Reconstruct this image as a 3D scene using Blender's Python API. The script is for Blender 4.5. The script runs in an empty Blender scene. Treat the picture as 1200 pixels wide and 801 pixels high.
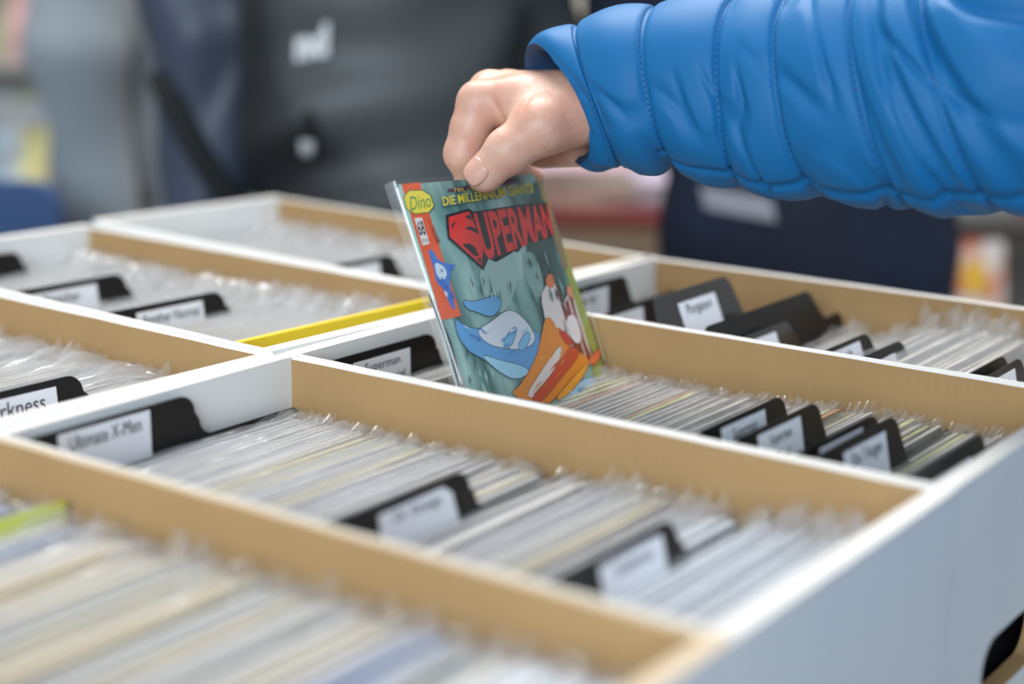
import bpy, bmesh, math, random
import numpy as np
from mathutils import Vector, Matrix, noise
from mathutils.bvhtree import BVHTree

random.seed(7)
R = math.radians
scene = bpy.context.scene
C = scene.collection

# ------------------------------------------------------------------ camera
RIM = 1.04                      # height of the box rims (table 0.75 + box 0.29)
CAM = Vector((0, 0, RIM + 0.22435))
FPX = 1970.79
PITCH, YAW, ROLL = R(13.277), R(35.153), R(1.0)
FWD = Vector((-math.sin(YAW) * math.cos(PITCH), math.cos(YAW) * math.cos(PITCH), -math.sin(PITCH)))
RGT = Vector((math.cos(YAW), math.sin(YAW), 0))
UPV = RGT.cross(FWD)
CX = RGT * math.cos(ROLL) + UPV * math.sin(ROLL)
CY = UPV * math.cos(ROLL) - RGT * math.sin(ROLL)
cd = bpy.data.cameras.new('camera'); cam = bpy.data.objects.new('camera', cd); C.objects.link(cam)
cam.matrix_world = Matrix(((CX.x, CY.x, -FWD.x, CAM.x), (CX.y, CY.y, -FWD.y, CAM.y), (CX.z, CY.z, -FWD.z, CAM.z), (0, 0, 0, 1)))
cd.sensor_width = 36; cd.lens = FPX / 1200 * 36; cd.clip_start = 0.02; cd.clip_end = 60
cd.dof.use_dof = True; cd.dof.focus_distance = 0.945; cd.dof.aperture_fstop = 2.7
scene.camera = cam

# ------------------------------------------------------------------ light
w = bpy.data.worlds.new('hall_daylight'); scene.world = w; w.use_nodes = True
bg = w.node_tree.nodes['Background']; bg.inputs[0].default_value = (0.93, 0.965, 1.0, 1); bg.inputs[1].default_value = 0.44
def area(name, loc, target, size, power, col):
    l = bpy.data.lights.new(name, 'AREA'); l.shape = 'RECTANGLE'; l.size, l.size_y = size; l.energy = power; l.color = col
    o = bpy.data.objects.new(name, l); C.objects.link(o); o.location = loc
    o.rotation_euler = (Vector(target) - Vector(loc)).to_track_quat('-Z', 'Y').to_euler(); return o
area('skylight', (-1.5, 1.9, 4.0), (-0.6, 0.8, 1.0), (2.4, 2.0), 178, (1.0, 0.975, 0.94))
area('hall_window', (1.0, -3.4, 2.4), (-0.3, 0.5, 1.0), (3.0, 2.0), 170, (0.76, 0.90, 1.0))
vs = scene.view_settings; vs.view_transform = 'Standard'; vs.look = 'None'; vs.gamma = 1; vs.use_curve_mapping = False
vs.exposure = 0.15
scene.cycles.transparent_max_bounces = 48
scene.cycles.max_bounces = 8

# ------------------------------------------------------------------ helpers
def ray(px, py):
    return (FWD + CX * ((px - 600) / FPX) + CY * ((400.5 - py) / FPX))
def at(px, py, d):              # point seen at a picture position, d metres deep
    return CAM + ray(px, py) * d
def tag(o, label=None, cat=None, group=None, kind=None):
    if label: o['label'] = label
    if cat: o['category'] = cat
    if group: o['group'] = group
    if kind: o['kind'] = kind
    return o
def empty(name, loc=(0, 0, 0), rz=0):
    o = bpy.data.objects.new(name, None); C.objects.link(o); o.location = loc; o.rotation_euler = (0, 0, rz)
    o.empty_display_size = 0.05; return o
def link(name, me, mats=None, parent=None):
    if mats is not None and not len(me.materials):
        for m in (mats if isinstance(mats, (list, tuple)) else [mats]): me.materials.append(m)
    o = bpy.data.objects.new(name, me); C.objects.link(o)
    if parent: o.parent = parent
    return o
def pyd(name, v, f, smooth=False):
    me = bpy.data.meshes.new(name); me.from_pydata([tuple(p) for p in v], [], [tuple(int(i) for i in q) for q in f]); me.validate(); me.update()
    if smooth: me.polygons.foreach_set('use_smooth', [True] * len(me.polygons))
    return me
def bmesh_done(bm, name, smooth=False):
    me = bpy.data.meshes.new(name); bmesh.ops.recalc_face_normals(bm, faces=bm.faces[:]); bm.to_mesh(me); bm.free()
    if smooth: me.polygons.foreach_set('use_smooth', [True] * len(me.polygons))
    return me
def box_bm(bm, lo, hi, bevel=0.0):
    r = bmesh.ops.create_cube(bm, size=1)
    for v in r['verts']:
        v.co = Vector([(lo[i] + hi[i]) / 2 + v.co[i] * (hi[i] - lo[i]) for i in range(3)])
    if bevel > 0:
        es = list({e for v in r['verts'] for e in v.link_edges})
        bmesh.ops.bevel(bm, geom=es, offset=bevel, segments=1, affect='EDGES')
def box_mesh(name, lo, hi, bevel=0.0):
    bm = bmesh.new(); box_bm(bm, lo, hi, bevel); return bmesh_done(bm, name)
def tube_mesh(name, pts, rad, n=10):
    v, f = [], []
    pts = [Vector(p) for p in pts]
    for i, p in enumerate(pts):
        t = (pts[min(i + 1, len(pts) - 1)] - pts[max(i - 1, 0)]).normalized()
        a = t.cross(Vector((0, 0, 1)));
        if a.length < 1e-3: a = Vector((1, 0, 0))
        a.normalize(); b = t.cross(a)
        r = rad[i] if isinstance(rad, (list, tuple)) else rad
        for k in range(n): v.append(p + a * r * math.cos(2 * math.pi * k / n) + b * r * math.sin(2 * math.pi * k / n))
    for i in range(len(pts) - 1):
        for k in range(n): f.append((i * n + k, i * n + (k + 1) % n, (i + 1) * n + (k + 1) % n, (i + 1) * n + k))
    f.append(tuple(range(n - 1, -1, -1))); f.append(tuple(range((len(pts) - 1) * n, len(pts) * n)))
    return pyd(name, v, f, True)

# materials ---------------------------------------------------------
def mat(name, col, rough=0.6, spec=0.5, metal=0.0, sss=0.0, bump=None, vary=None, coat=0.0, sheen=0.0):
    m = bpy.data.materials.new(name); m.use_nodes = True; nt = m.node_tree; b = nt.nodes['Principled BSDF']
    b.inputs['Base Color'].default_value = (*col, 1); b.inputs['Roughness'].default_value = rough
    b.inputs['Specular IOR Level'].default_value = spec; b.inputs['Metallic'].default_value = metal
    b.inputs['Coat Weight'].default_value = coat; b.inputs['Sheen Weight'].default_value = sheen
    if sss:
        b.inputs['Subsurface Weight'].default_value = sss; b.inputs['Subsurface Radius'].default_value = (1, 0.35, 0.2)
        b.inputs['Subsurface Scale'].default_value = 0.004
    tc = nt.nodes.new('ShaderNodeTexCoord')
    if vary:                    # (second colour, scale xyz, noise scale, contrast lo, hi)
        c2, sc, ns, lo, hi = vary
        mp = nt.nodes.new('ShaderNodeMapping'); mp.inputs['Scale'].default_value = sc
        nz = nt.nodes.new('ShaderNodeTexNoise'); nz.inputs['Scale'].default_value = ns; nz.inputs['Detail'].default_value = 4
        rp = nt.nodes.new('ShaderNodeValToRGB'); rp.color_ramp.elements[0].position = lo; rp.color_ramp.elements[1].position = hi
        rp.color_ramp.elements[0].color = (*col, 1); rp.color_ramp.elements[1].color = (*c2, 1)
        nt.links.new(tc.outputs['Object'], mp.inputs[0]); nt.links.new(mp.outputs[0], nz.inputs['Vector'])
        nt.links.new(nz.outputs[0], rp.inputs[0]); nt.links.new(rp.outputs[0], b.inputs['Base Color'])
    if bump:                    # (noise scale, strength, distance)
        nz2 = nt.nodes.new('ShaderNodeTexNoise'); nz2.inputs['Scale'].default_value = bump[0]; nz2.inputs['Detail'].default_value = 5
        bp = nt.nodes.new('ShaderNodeBump'); bp.inputs['Strength'].default_value = bump[1]; bp.inputs['Distance'].default_value = bump[2]
        nt.links.new(tc.outputs['Object'], nz2.inputs['Vector']); nt.links.new(nz2.outputs[0], bp.inputs['Height']); nt.links.new(bp.outputs[0], b.inputs['Normal'])
    return m
def film(name, col, clear, rough=0.15, gloss=0.3):   # thin plastic sheet: see-through, milky and shiny
    m = bpy.data.materials.new(name); m.use_nodes = True; nt = m.node_tree; nt.nodes.clear()
    out = nt.nodes.new('ShaderNodeOutputMaterial'); tr = nt.nodes.new('ShaderNodeBsdfTransparent')
    di = nt.nodes.new('ShaderNodeBsdfDiffuse'); di.inputs[0].default_value = (*col, 1)
    gl = nt.nodes.new('ShaderNodeBsdfGlossy'); gl.inputs['Roughness'].default_value = rough; gl.inputs[0].default_value = (0.95, 0.97, 1, 1)
    m1 = nt.nodes.new('ShaderNodeMixShader'); m1.inputs[0].default_value = gloss
    m2 = nt.nodes.new('ShaderNodeMixShader'); m2.inputs[0].default_value = 1 - clear
    nt.links.new(di.outputs[0], m1.inputs[1]); nt.links.new(gl.outputs[0], m1.inputs[2])
    nt.links.new(tr.outputs[0], m2.inputs[1]); nt.links.new(m1.outputs[0], m2.inputs[2]); nt.links.new(m2.outputs[0], out.inputs[0])
    return m
def random_ramp(name, cols, rough=0.6):              # one flat colour per object, drawn from a palette
    m = bpy.data.materials.new(name); m.use_nodes = True; nt = m.node_tree; b = nt.nodes['Principled BSDF']
    b.inputs['Roughness'].default_value = rough
    oi = nt.nodes.new('ShaderNodeObjectInfo'); rp = nt.nodes.new('ShaderNodeValToRGB'); cr = rp.color_ramp; cr.interpolation = 'CONSTANT'
    while len(cr.elements) < len(cols): cr.elements.new(0.5)
    for i, c in enumerate(cols): cr.elements[i].position = i / len(cols); cr.elements[i].color = (*c, 1)
    nt.links.new(oi.outputs['Random'], rp.inputs[0]); nt.links.new(rp.outputs[0], b.inputs['Base Color'])
    return m
def corrugated(name, col):                           # brown liner with faint flute lines
    m = bpy.data.materials.new(name); m.use_nodes = True; nt = m.node_tree; b = nt.nodes['Principled BSDF']; b.inputs['Roughness'].default_value = 0.8
    tc = nt.nodes.new('ShaderNodeTexCoord')
    wv = nt.nodes.new('ShaderNodeTexWave'); wv.inputs['Scale'].default_value = 55; wv.inputs['Distortion'].default_value = 0.6; wv.bands_direction = 'X'
    nz = nt.nodes.new('ShaderNodeTexNoise'); nz.inputs['Scale'].default_value = 18; nz.inputs['Detail'].default_value = 6
    mx = nt.nodes.new('ShaderNodeMix'); mx.data_type = 'RGBA'; mx.inputs[6].default_value = (*[c * 0.90 for c in col], 1); mx.inputs[7].default_value = (*[min(1, c * 1.1) for c in col], 1)
    ad = nt.nodes.new('ShaderNodeMath'); ad.operation = 'MULTIPLY_ADD'; ad.inputs[1].default_value = 0.10
    nt.links.new(tc.outputs['Object'], wv.inputs[0]); nt.links.new(tc.outputs['Object'], nz.inputs['Vector'])
    nt.links.new(wv.outputs['Fac'], ad.inputs[0]); nt.links.new(nz.outputs[0], ad.inputs[2]); nt.links.new(ad.outputs[0], mx.inputs[0])
    nt.links.new(mx.outputs[2], b.inputs['Base Color'])
    bp = nt.nodes.new('ShaderNodeBump'); bp.inputs['Strength'].default_value = 0.12; bp.inputs['Distance'].default_value = 0.0006
    nt.links.new(wv.outputs['Fac'], bp.inputs['Height']); nt.links.new(bp.outputs[0], b.inputs['Normal'])
    return m

M = dict(
    card=mat('white_card', (0.87, 0.88, 0.875), 0.55, 0.35, vary=((0.82, 0.835, 0.84), (1, 1, 1), 9, 0.45, 0.8)),
    kraft=corrugated('brown_kraft_liner', (0.415, 0.25, 0.106)),
    core=mat('card_edge', (0.66, 0.645, 0.61), 0.7),
    core_tan=mat('worn_card_edge', (0.55, 0.44, 0.31), 0.8),
    gloss=mat('glossy_black_plastic', (0.012, 0.012, 0.013), 0.16, 0.8),
    black=mat('black_plastic', (0.008, 0.008, 0.009), 0.38, 0.28),
    paper=mat('label_paper', (0.88, 0.90, 0.96), 0.7, 0.2),
    ink=mat('black_ink', (0.02, 0.02, 0.025), 0.7, 0.1),
    pages=mat('page_edges', (0.58, 0.55, 0.50), 0.8, 0.2, vary=((0.36, 0.35, 0.33), (1, 1, 60), 30, 0.4, 0.7)),
    film=film('milky_sleeve_film', (0.80, 0.81, 0.83), 0.79, 0.14, 0.40),
    film_clear=film('clear_sleeve_film', (0.90, 0.92, 0.95), 0.972, 0.05, 0.9),
    skin=mat('skin', (0.60, 0.31, 0.225), 0.42, 0.4, sss=0.2, bump=(300, 0.35, 0.0008), vary=((0.66, 0.41, 0.32), (1, 1, 1), 55, 0.35, 0.65)),
    sheen_edge=mat('sheen_tinted_edges', (0.56, 0.60, 0.65), 0.6),  # bluish sky reflection of the sleeves painted into the edge colour
    nail=mat('nail', (0.64, 0.36, 0.28), 0.22, 0.5),
    blue=mat('blue_nylon', (0.004, 0.132, 0.345), 0.56, 0.32, bump=(1400, 0.12, 0.0004)),
    thread=mat('navy_thread', (0.006, 0.03, 0.12), 0.8),
    blue_in=mat('dark_blue_lining', (0.008, 0.04, 0.11), 0.8),
    floor=mat('hall_floor', (0.16, 0.155, 0.15), 0.5, vary=((0.21, 0.20, 0.19), (1, 1, 1), 3, 0.4, 0.7)),
    wall=mat('hall_wall', (0.45, 0.44, 0.43), 0.9),
    cloth=mat('black_tablecloth', (0.02, 0.021, 0.024), 0.9),
    steel=mat('grey_steel', (0.35, 0.36, 0.38), 0.35, metal=0.8),
)

# text as a flat mesh in a 0..1 box
def text_faces(body, offset=0.0, shear=0.0):
    cu = bpy.data.curves.new('t', 'FONT'); cu.body = body; cu.offset = offset; cu.shear = shear; cu.resolution_u = 3; cu.fill_mode = 'FRONT'
    o = bpy.data.objects.new('t', cu); C.objects.link(o)
    dg = bpy.context.evaluated_depsgraph_get(); me = bpy.data.meshes.new_from_object(o.evaluated_get(dg))
    v = np.array([p.co[:] for p in me.vertices]); f = [tuple(p.vertices) for p in me.polygons]
    bpy.data.objects.remove(o); bpy.data.curves.remove(cu); bpy.data.meshes.remove(me)
    lo, hi = v.min(0), v.max(0); asp = (hi[0] - lo[0]) / (hi[1] - lo[1])
    n = (v[:, :2] - lo[:2]) / (hi[:2] - lo[:2]); return n, f, asp
def text_obj(name, body, fn, material, parent, offset=0.0, shear=0.0):
    n, f, asp = text_faces(body, offset, shear)
    return link(name, pyd(name, [fn(a, b) for a, b in n], f), material, parent)

# signed-distance modelling ----------------------------------------
def sd_cap(P, a, b, ra, rb):
    a = np.array(a, float); b = np.array(b, float); ab = b - a
    t = np.clip(((P - a) @ ab) / max(ab @ ab, 1e-12), 0, 1)
    return np.linalg.norm(P - (a + t[..., None] * ab), axis=-1) - (ra + (rb - ra) * t)
def sd_ell(P, c, r):
    q = (P - np.array(c, float)) / np.array(r, float); k = np.linalg.norm(q, axis=-1)
    return (k - 1) * min(r)
def smin(a, b, k):
    h = np.clip(0.5 + 0.5 * (b - a) / k, 0, 1); return b + (a - b) * h - k * h * (1 - h)
def smax(a, b, k): return -smin(-a, -b, k)
def surface_nets(fn, lo, hi, h):
    ax = [np.arange(lo[i], hi[i] + h, h) for i in range(3)]
    P = np.stack(np.meshgrid(*ax, indexing='ij'), -1); V = fn(P); S = V < 0
    nx, ny, nz = V.shape
    cs = [(i, j, k) for i in (0, 1) for j in (0, 1) for k in (0, 1)]
    sl = lambda A, c: A[c[0]:nx - 1 + c[0], c[1]:ny - 1 + c[1], c[2]:nz - 1 + c[2]]
    cnt = sum(sl(S, c).astype(int) for c in cs); mask = (cnt > 0) & (cnt < 8)
    idx = -np.ones(mask.shape, int); idx[mask] = np.arange(mask.sum())
    cell = np.argwhere(mask); acc = np.zeros((len(cell), 3)); num = np.zeros(len(cell))
    for c0 in cs:
        for d in range(3):
            if c0[d]: continue
            c1 = list(c0); c1[d] = 1
            v0 = sl(V, c0)[mask]; v1 = sl(V, tuple(c1))[mask]; m = (v0 < 0) != (v1 < 0)
            t = np.where(m, v0 / np.where(m, v0 - v1, 1), 0); p = np.tile(np.array(c0, float), (len(cell), 1)); p[:, d] += t
            acc[m] += p[m]; num[m] += 1
    verts = (cell + acc / num[:, None]) * h + np.array(lo)
    faces = []
    for d in range(3):
        a, b = [(1, 2), (2, 0), (0, 1)][d]
        s0 = [slice(None)] * 3; s1 = [slice(None)] * 3; s0[d] = slice(0, -1); s1[d] = slice(1, None)
        A = S[tuple(s0)]; B = S[tuple(s1)]
        e = np.argwhere(A != B); e = e[(e[:, a] > 0) & (e[:, b] > 0) & (e[:, a] < V.shape[a] - 1) & (e[:, b] < V.shape[b] - 1)]
        if not len(e): continue
        def g(da, db):
            q = e.copy(); q[:, a] += da; q[:, b] += db; return idx[q[:, 0], q[:, 1], q[:, 2]]
        q = np.stack([g(-1, -1), g(0, -1), g(0, 0), g(-1, 0)], 1); flip = ~A[e[:, 0], e[:, 1], e[:, 2]]
        q[flip] = q[flip][:, ::-1]; faces.append(q)
    return verts, np.concatenate(faces)

# ------------------------------------------------------------------ setting
fl = link('floor', box_mesh('floor', (-9, -5, -0.1), (6, 10, 0)), M['floor']); tag(fl, 'grey hall floor under the tables', 'floor', kind='structure')
def wall(name, p0, p1, label):
    p0, p1 = Vector(p0), Vector(p1); d = (p1 - p0).normalized(); n = Vector((-d.y, d.x, 0)) * 0.1
    v = [p0, p1, p1 + n, p0 + n]; v = v + [q + Vector((0, 0, 3.6)) for q in v]
    o = link(name, pyd(name, v, [(3, 2, 1, 0), (4, 5, 6, 7), (0, 1, 5, 4), (1, 2, 6, 5), (2, 3, 7, 6), (3, 0, 4, 7)]), M['wall']); tag(o, label, 'wall', kind='structure')
wall('wall_back', (-8.4, 3.2, 0), (0.9, 9.8, 0), 'plain grey hall wall far behind the racks')

# table ----------------------------------------------------------------
TZ = 0.75
tb = tag(empty('folding_table', (-0.66, 0.70, 0)), 'long table under black cloth carrying the white comic boxes', 'table')
bm = bmesh.new(); box_bm(bm, (-0.52, -0.50, TZ - 0.03), (0.46, 0.52, TZ - 0.0005), 0.004); link('tabletop', bmesh_done(bm, 'tabletop'), M['cloth'], tb)
bm = bmesh.new()
for lo, hi in (((-0.525, -0.505, 0.12), (-0.52, 0.525, TZ - 0.002)), ((0.46, -0.505, 0.12), (0.465, 0.525, TZ - 0.002)), ((-0.52, -0.505, 0.12), (0.46, -0.50, TZ - 0.002)), ((-0.52, 0.52, 0.12), (0.46, 0.525, TZ - 0.002))): box_bm(bm, lo, hi)
link('cloth_skirt', bmesh_done(bm, 'cloth_skirt'), M['cloth'], tb)
for x in (-0.48, 0.42):
    for y in (-0.46, 0.48): link('leg', tube_mesh('leg', [(x, y, 0), (x, y, TZ - 0.03)], 0.014), M['steel'], tb)

# ------------------------------------------------------------------ cardboard boxes
T_SIDE, T_END, BH = 0.0034, 0.0095, RIM - TZ
def side_panel(L, W, s):
    bm = bmesh.new(); y0, y1 = sorted((s * W / 2, s * (W / 2 - T_SIDE)))
    n = 14                     # the long walls bow a little
    g = []
    for i in range(n + 1):
        x = -L + T_END + (L - 2 * T_END) * i / n; bow = 0.0012 * math.sin(math.pi * i / n) * s + 0.0004 * math.sin(i * 2.3)
        g.append([bm.verts.new((x, y + bow * (z > 0), z)) for y, z in ((y0, 0.0), (y1, 0.0), (y1, BH * 0.995), ((y0 + y1) / 2, BH), (y0, BH * 0.995))])
    for i in range(n):
        for k in range(5):
            f = bm.faces.new((g[i][k], g[i][(k + 1) % 5], g[i + 1][(k + 1) % 5], g[i + 1][k]))
            inner = (k == 4) if False else ((k == 1) if s < 0 else (k == 4))
            f.material_index = 1 if inner else (2 if k in (2, 3) else 0)
    bm.faces.new(g[0]); bm.faces.new(list(reversed(g[-1])))
    return bmesh_done(bm, 'side_panel')
def end_panel(W, x0, x1):       # double white end with an oval hand hole
    bm = bmesh.new(); n = 28; hz, hy, zc = 0.0165, 0.044, BH - 0.108
    def ring(x):
        inn = []; out = []
        for i in range(n):
            a = 2 * math.pi * i / n; c, s = math.cos(a), math.sin(a)
            inn.append(bm.verts.new((x, max(-hy + hz, min(hy - hz, c * 10)) + hz * c if abs(c) > 1e-6 else 0, zc + hz * s)))
            k = 1 / max(abs(c) / (W / 2), abs(s) / (BH / 2)); out.append(bm.verts.new((x, c * k, BH / 2 + s * k)))
        return inn, out
    # corners of the outline must be hit exactly
    i0, o0 = ring(x0); i1, o1 = ring(x1)
    ca = [math.atan2(BH / 2 * sy, W / 2 * sx) % (2 * math.pi) for sx, sy in ((1, 1), (-1, 1), (-1, -1), (1, -1))]
    for a, (sx, sy) in zip(ca, ((1, 1), (-1, 1), (-1, -1), (1, -1))):
        k = round(a / (2 * math.pi) * n) % n
        for o in (o0, o1): o[k].co.y = sx * W / 2; o[k].co.z = BH / 2 + sy * BH / 2
    for i in range(n):
        j = (i + 1) % n
        bm.faces.new((i0[i], i0[j], o0[j], o0[i])); bm.faces.new((i1[j], i1[i], o1[i], o1[j]))
        f = bm.faces.new((i0[j], i0[i], i1[i], i1[j])); f.material_index = 1
        f = bm.faces.new((o0[i], o0[j], o1[j], o1[i])); f.material_index = 2 if o0[i].co.z > BH * 0.99 and o0[j].co.z > BH * 0.99 else 0
    return bmesh_done(bm, 'end_panel')
def make_box(xr, yc, rz, L, W, label, edge='core'):
    b = tag(empty('comic_box', (xr, yc, TZ), rz), label, 'cardboard box', 'white cardboard comic boxes on the table')
    mats = [M['card'], M['kraft'], M[edge]]
    for s in (-1, 1): link('side_panel', side_panel(L, W, s), mats, b)
    link('end_panel', end_panel(W, -L, -L + T_END), mats, b); link('end_panel', end_panel(W, -T_END, 0), mats, b)
    link('bottom_panel', box_mesh('bottom_panel', (-L + T_END, -W / 2 + T_SIDE, 0.0005), (-T_END, W / 2 - T_SIDE, 0.0045)), M['kraft'], b)
    return b, L, W
BX = {
 'C': make_box(-0.2400, 0.5740, 0, 0.391, 0.1992, 'white comic box in the middle, nearest one with three black divider tabs'),
 'S': make_box(-0.2405, 0.7740, R(-0.2), 0.391, 0.1985, 'white comic box from which the hand pulls the colourful comic'),
 'T': make_box(-0.2400, 0.9740, R(0.3), 0.391, 0.1975, 'white comic box at the back right, in front of the navy jacket'),
 'N': make_box(-0.2400, 0.3740, 0, 0.391, 0.1992, 'nearest blurred white comic box at the bottom left of the photo', 'core_tan'),
 'LN': make_box(-0.6335, 0.5705, R(-1.8), 0.424, 0.196, 'white comic box at the left edge, left of the middle box'),
 'LM': make_box(-0.6335, 0.7720, R(-3.2), 0.424, 0.197, 'white comic box at left holding the bright yellow comic'),
 'LF': make_box(-0.6335, 0.9745, R(-5.0), 0.424, 0.197, 'farthest left white comic box stuffed with crumpled clear sleeves'),
}
WHERE = {'C': 'in the middle box', 'S': 'in the box under the hand', 'T': 'in the back right box', 'N': 'in the nearest blurred box', 'LN': 'in the box at the left edge', 'LM': 'in the box with the yellow comic', 'LF': 'in the farthest left box'}

# ------------------------------------------------------------------ comics in sleeves
PAL = {
 'N': [(0.40, 0.39, 0.36), (0.44, 0.38, 0.26), (0.34, 0.35, 0.35), (0.42, 0.40, 0.34), (0.18, 0.23, 0.40), (0.46, 0.41, 0.31), (0.30, 0.31, 0.32), (0.44, 0.36, 0.22), (0.42, 0.42, 0.41), (0.32, 0.34, 0.34), (0.44, 0.39, 0.29), (0.40, 0.39, 0.37)],
 'C': [(0.30, 0.30, 0.30), (0.38, 0.37, 0.36), (0.17, 0.18, 0.21), (0.44, 0.42, 0.39), (0.22, 0.22, 0.22), (0.12, 0.12, 0.14), (0.46, 0.40, 0.18), (0.34, 0.34, 0.34), (0.28, 0.21, 0.19), (0.20, 0.24, 0.30), (0.42, 0.42, 0.42)],
 'S': [(0.27, 0.26, 0.24), (0.38, 0.36, 0.32), (0.17, 0.17, 0.16), (0.42, 0.40, 0.36), (0.30, 0.28, 0.25), (0.10, 0.10, 0.10), (0.34, 0.34, 0.32), (0.36, 0.28, 0.13), (0.22, 0.22, 0.22)],
 'LN': [(0.40, 0.40, 0.40), (0.28, 0.27, 0.27), (0.48, 0.47, 0.46), (0.19, 0.17, 0.17), (0.36, 0.35, 0.34), (0.50, 0.49, 0.48)],
 'LM': [(0.72, 0.70, 0.66), (0.62, 0.61, 0.58), (0.74, 0.70, 0.60), (0.66, 0.66, 0.66), (0.56, 0.55, 0.53)],
 'LF': [(0.72, 0.73, 0.75), (0.66, 0.67, 0.69), (0.60, 0.60, 0.62)],
 'pale': [(0.46, 0.50, 0.55), (0.52, 0.55, 0.59), (0.40, 0.45, 0.52), (0.56, 0.57, 0.58)],  # cover tones with the sleeves' blue-white sky reflection painted in
 'T': [(0.45, 0.43, 0.40), (0.55, 0.53, 0.50), (0.36, 0.35, 0.34), (0.60, 0.58, 0.55)],
}
CW, CHT = 0.170, 0.2555
def comic_mesh(th, key):
    me = box_mesh('comic_book', (-th / 2, -CW / 2, 0), (th / 2, CW / 2, CHT), 0.0004)
    for p in me.polygons: p.material_index = 0 if abs(p.normal.x) > 0.9 else 1
    me.materials.append(COVER['pale' if key.startswith('pale') else key]); me.materials.append(M['sheen_edge'] if key.startswith('pale') else PAGES.get(key, M['pages'])); return me
PAGES = {'N': random_ramp('page_edges_n', [(0.42, 0.41, 0.38), (0.48, 0.43, 0.32), (0.38, 0.38, 0.38), (0.46, 0.44, 0.38), (0.26, 0.30, 0.40), (0.48, 0.44, 0.35), (0.34, 0.35, 0.35), (0.48, 0.41, 0.28), (0.44, 0.43, 0.41), (0.36, 0.37, 0.37), (0.46, 0.42, 0.34), (0.42, 0.41, 0.39)]),
         'C': random_ramp('page_edges_c', [(0.40, 0.40, 0.40), (0.46, 0.45, 0.43), (0.34, 0.34, 0.36), (0.50, 0.48, 0.44), (0.30, 0.31, 0.34), (0.44, 0.43, 0.42), (0.52, 0.46, 0.28), (0.38, 0.38, 0.38)]),
         'S': random_ramp('page_edges_s', [(0.38, 0.36, 0.33), (0.46, 0.44, 0.40), (0.32, 0.31, 0.29), (0.50, 0.47, 0.42), (0.42, 0.40, 0.36), (0.50, 0.50, 0.20), (0.36, 0.35, 0.34), (0.44, 0.42, 0.38), (0.48, 0.20, 0.08), (0.46, 0.44, 0.41)])}
COVER = {k: random_ramp('comic_cover_' + k, v) for k, v in PAL.items()}
def sleeve_verts(th, rnd, rise, crumple):
    """front and back film, open top with a soft creased lip and standing far corner"""
    v, f = [], []; ny = 19; W2 = CW / 2 + 0.004; sd = rnd.uniform(0, 50)
    for side in (1, -1):
        rows = (CHT - 0.055, CHT - 0.010, CHT + 0.0010, CHT + rise * 0.5, CHT + rise)
        base = len(v)
        for j, z in enumerate(rows):
            for i in range(ny):
                t = i / (ny - 1); y = -W2 + 2 * W2 * t
                far = max(0.0, (t - 0.70) / 0.30); far = far * far * (3 - 2 * far) + 0.12
                zz = z; xx = side * (th / 2 + 0.0003)
                if j >= 2:
                    k = (j - 1.4) / 2.6
                    n1 = noise.noise((t * 5 + sd, side * 1.3, 0.4 * j)); n2 = noise.noise((t * 13 + sd, side * 2.1, 7 + 0.5 * j)); n3 = noise.noise((t * 9, sd + side, 3 + j))
                    zz += (n1 * rise * 0.5 + far * (0.35 + n2 * 1.2) * crumple) * k
                    xx += (n3 * 0.0012 - 0.0004 + far * n3 * 0.42 * crumple) * k
                    y -= max(0, far - 0.12) * (0.002 + 0.25 * crumple * (0.5 + n1)) * k
                v.append((xx, y, zz))
        for j in range(len(rows) - 1):
            for i in range(ny - 1):
                a = base + j * ny + i; f.append((a, a + 1, a + ny + 1, a + ny))
    return v, f
SLV = {}
rs = random.Random(3)
def sleeve_mesh(kind, k):
    key = (kind, k)
    if key not in SLV:
        rise, cr = {'calm': (0.0022, 0.0055), 'rough': (0.0035, 0.011), 'wild': (0.005, 0.020)}[kind]
        v, f = sleeve_verts(0.0032, rs, rise, cr); me = pyd('sleeve', v, f, True); me.materials.append(M['film']); SLV[key] = me
    return SLV[key]
CM = {}
def box_matrix(key):
    b, L, W = BX[key]; return Matrix.Translation(b.location) @ Matrix.Rotation(b.rotation_euler.z, 4, 'Z'), L, W
SEG = {'C': ((-0.198, ', left of its peeling label divider'), (-0.0915, ', between its two blurred label dividers'), (1, ', right of its last divider')),
       'S': ((-0.34, ', behind the pulled comic'), (-0.133, ', left of the first divider there'), (-0.071, ', among the crowded dividers'), (1, ', right of the crowded dividers')),
       'LN': ((-0.0745, ', behind the curled label divider'), (1, ', in front of the curled label divider'))}
MERGE = []                      # the comics past the first few hundred, joined
ncomics = 0
def put_comic(key, xb, lean, dz, kind, single, dy=0.0, pale=False, xt=0.0):
    global ncomics
    Mx, L, W = box_matrix(key)
    T = Mx @ Matrix.Translation((xb, dy, 0.006 + dz)) @ Matrix.Rotation(-lean, 4, 'Y') @ Matrix.Rotation(random.uniform(-0.006, 0.006), 4, 'X') @ Matrix.Rotation(random.uniform(-0.012, 0.012), 4, 'Z')
    k = random.randrange(6)
    if single:
        th = (0.0026, 0.0031, 0.0036)[k % 3] * (2.1 if key == 'N' else 1)
        ck = ('pale' + key) if pale else key
        if (ck, k % 3) not in CM: CM[(ck, k % 3)] = comic_mesh(th, ck)
        o = link('comic_book', CM[(ck, k % 3)]); o.matrix_world = T
        s = link('sleeve', sleeve_mesh(kind, k), parent=o)
        ph = next((p_ for lim, p_ in SEG.get(key, ()) if xt < lim), '')
        tag(o, 'bagged comic ' + WHERE[key] + ph, 'comic', 'bagged comics ' + WHERE[key] + ph)
        ncomics += 1; return o
    MERGE.append((key, T, kind, k))
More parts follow.
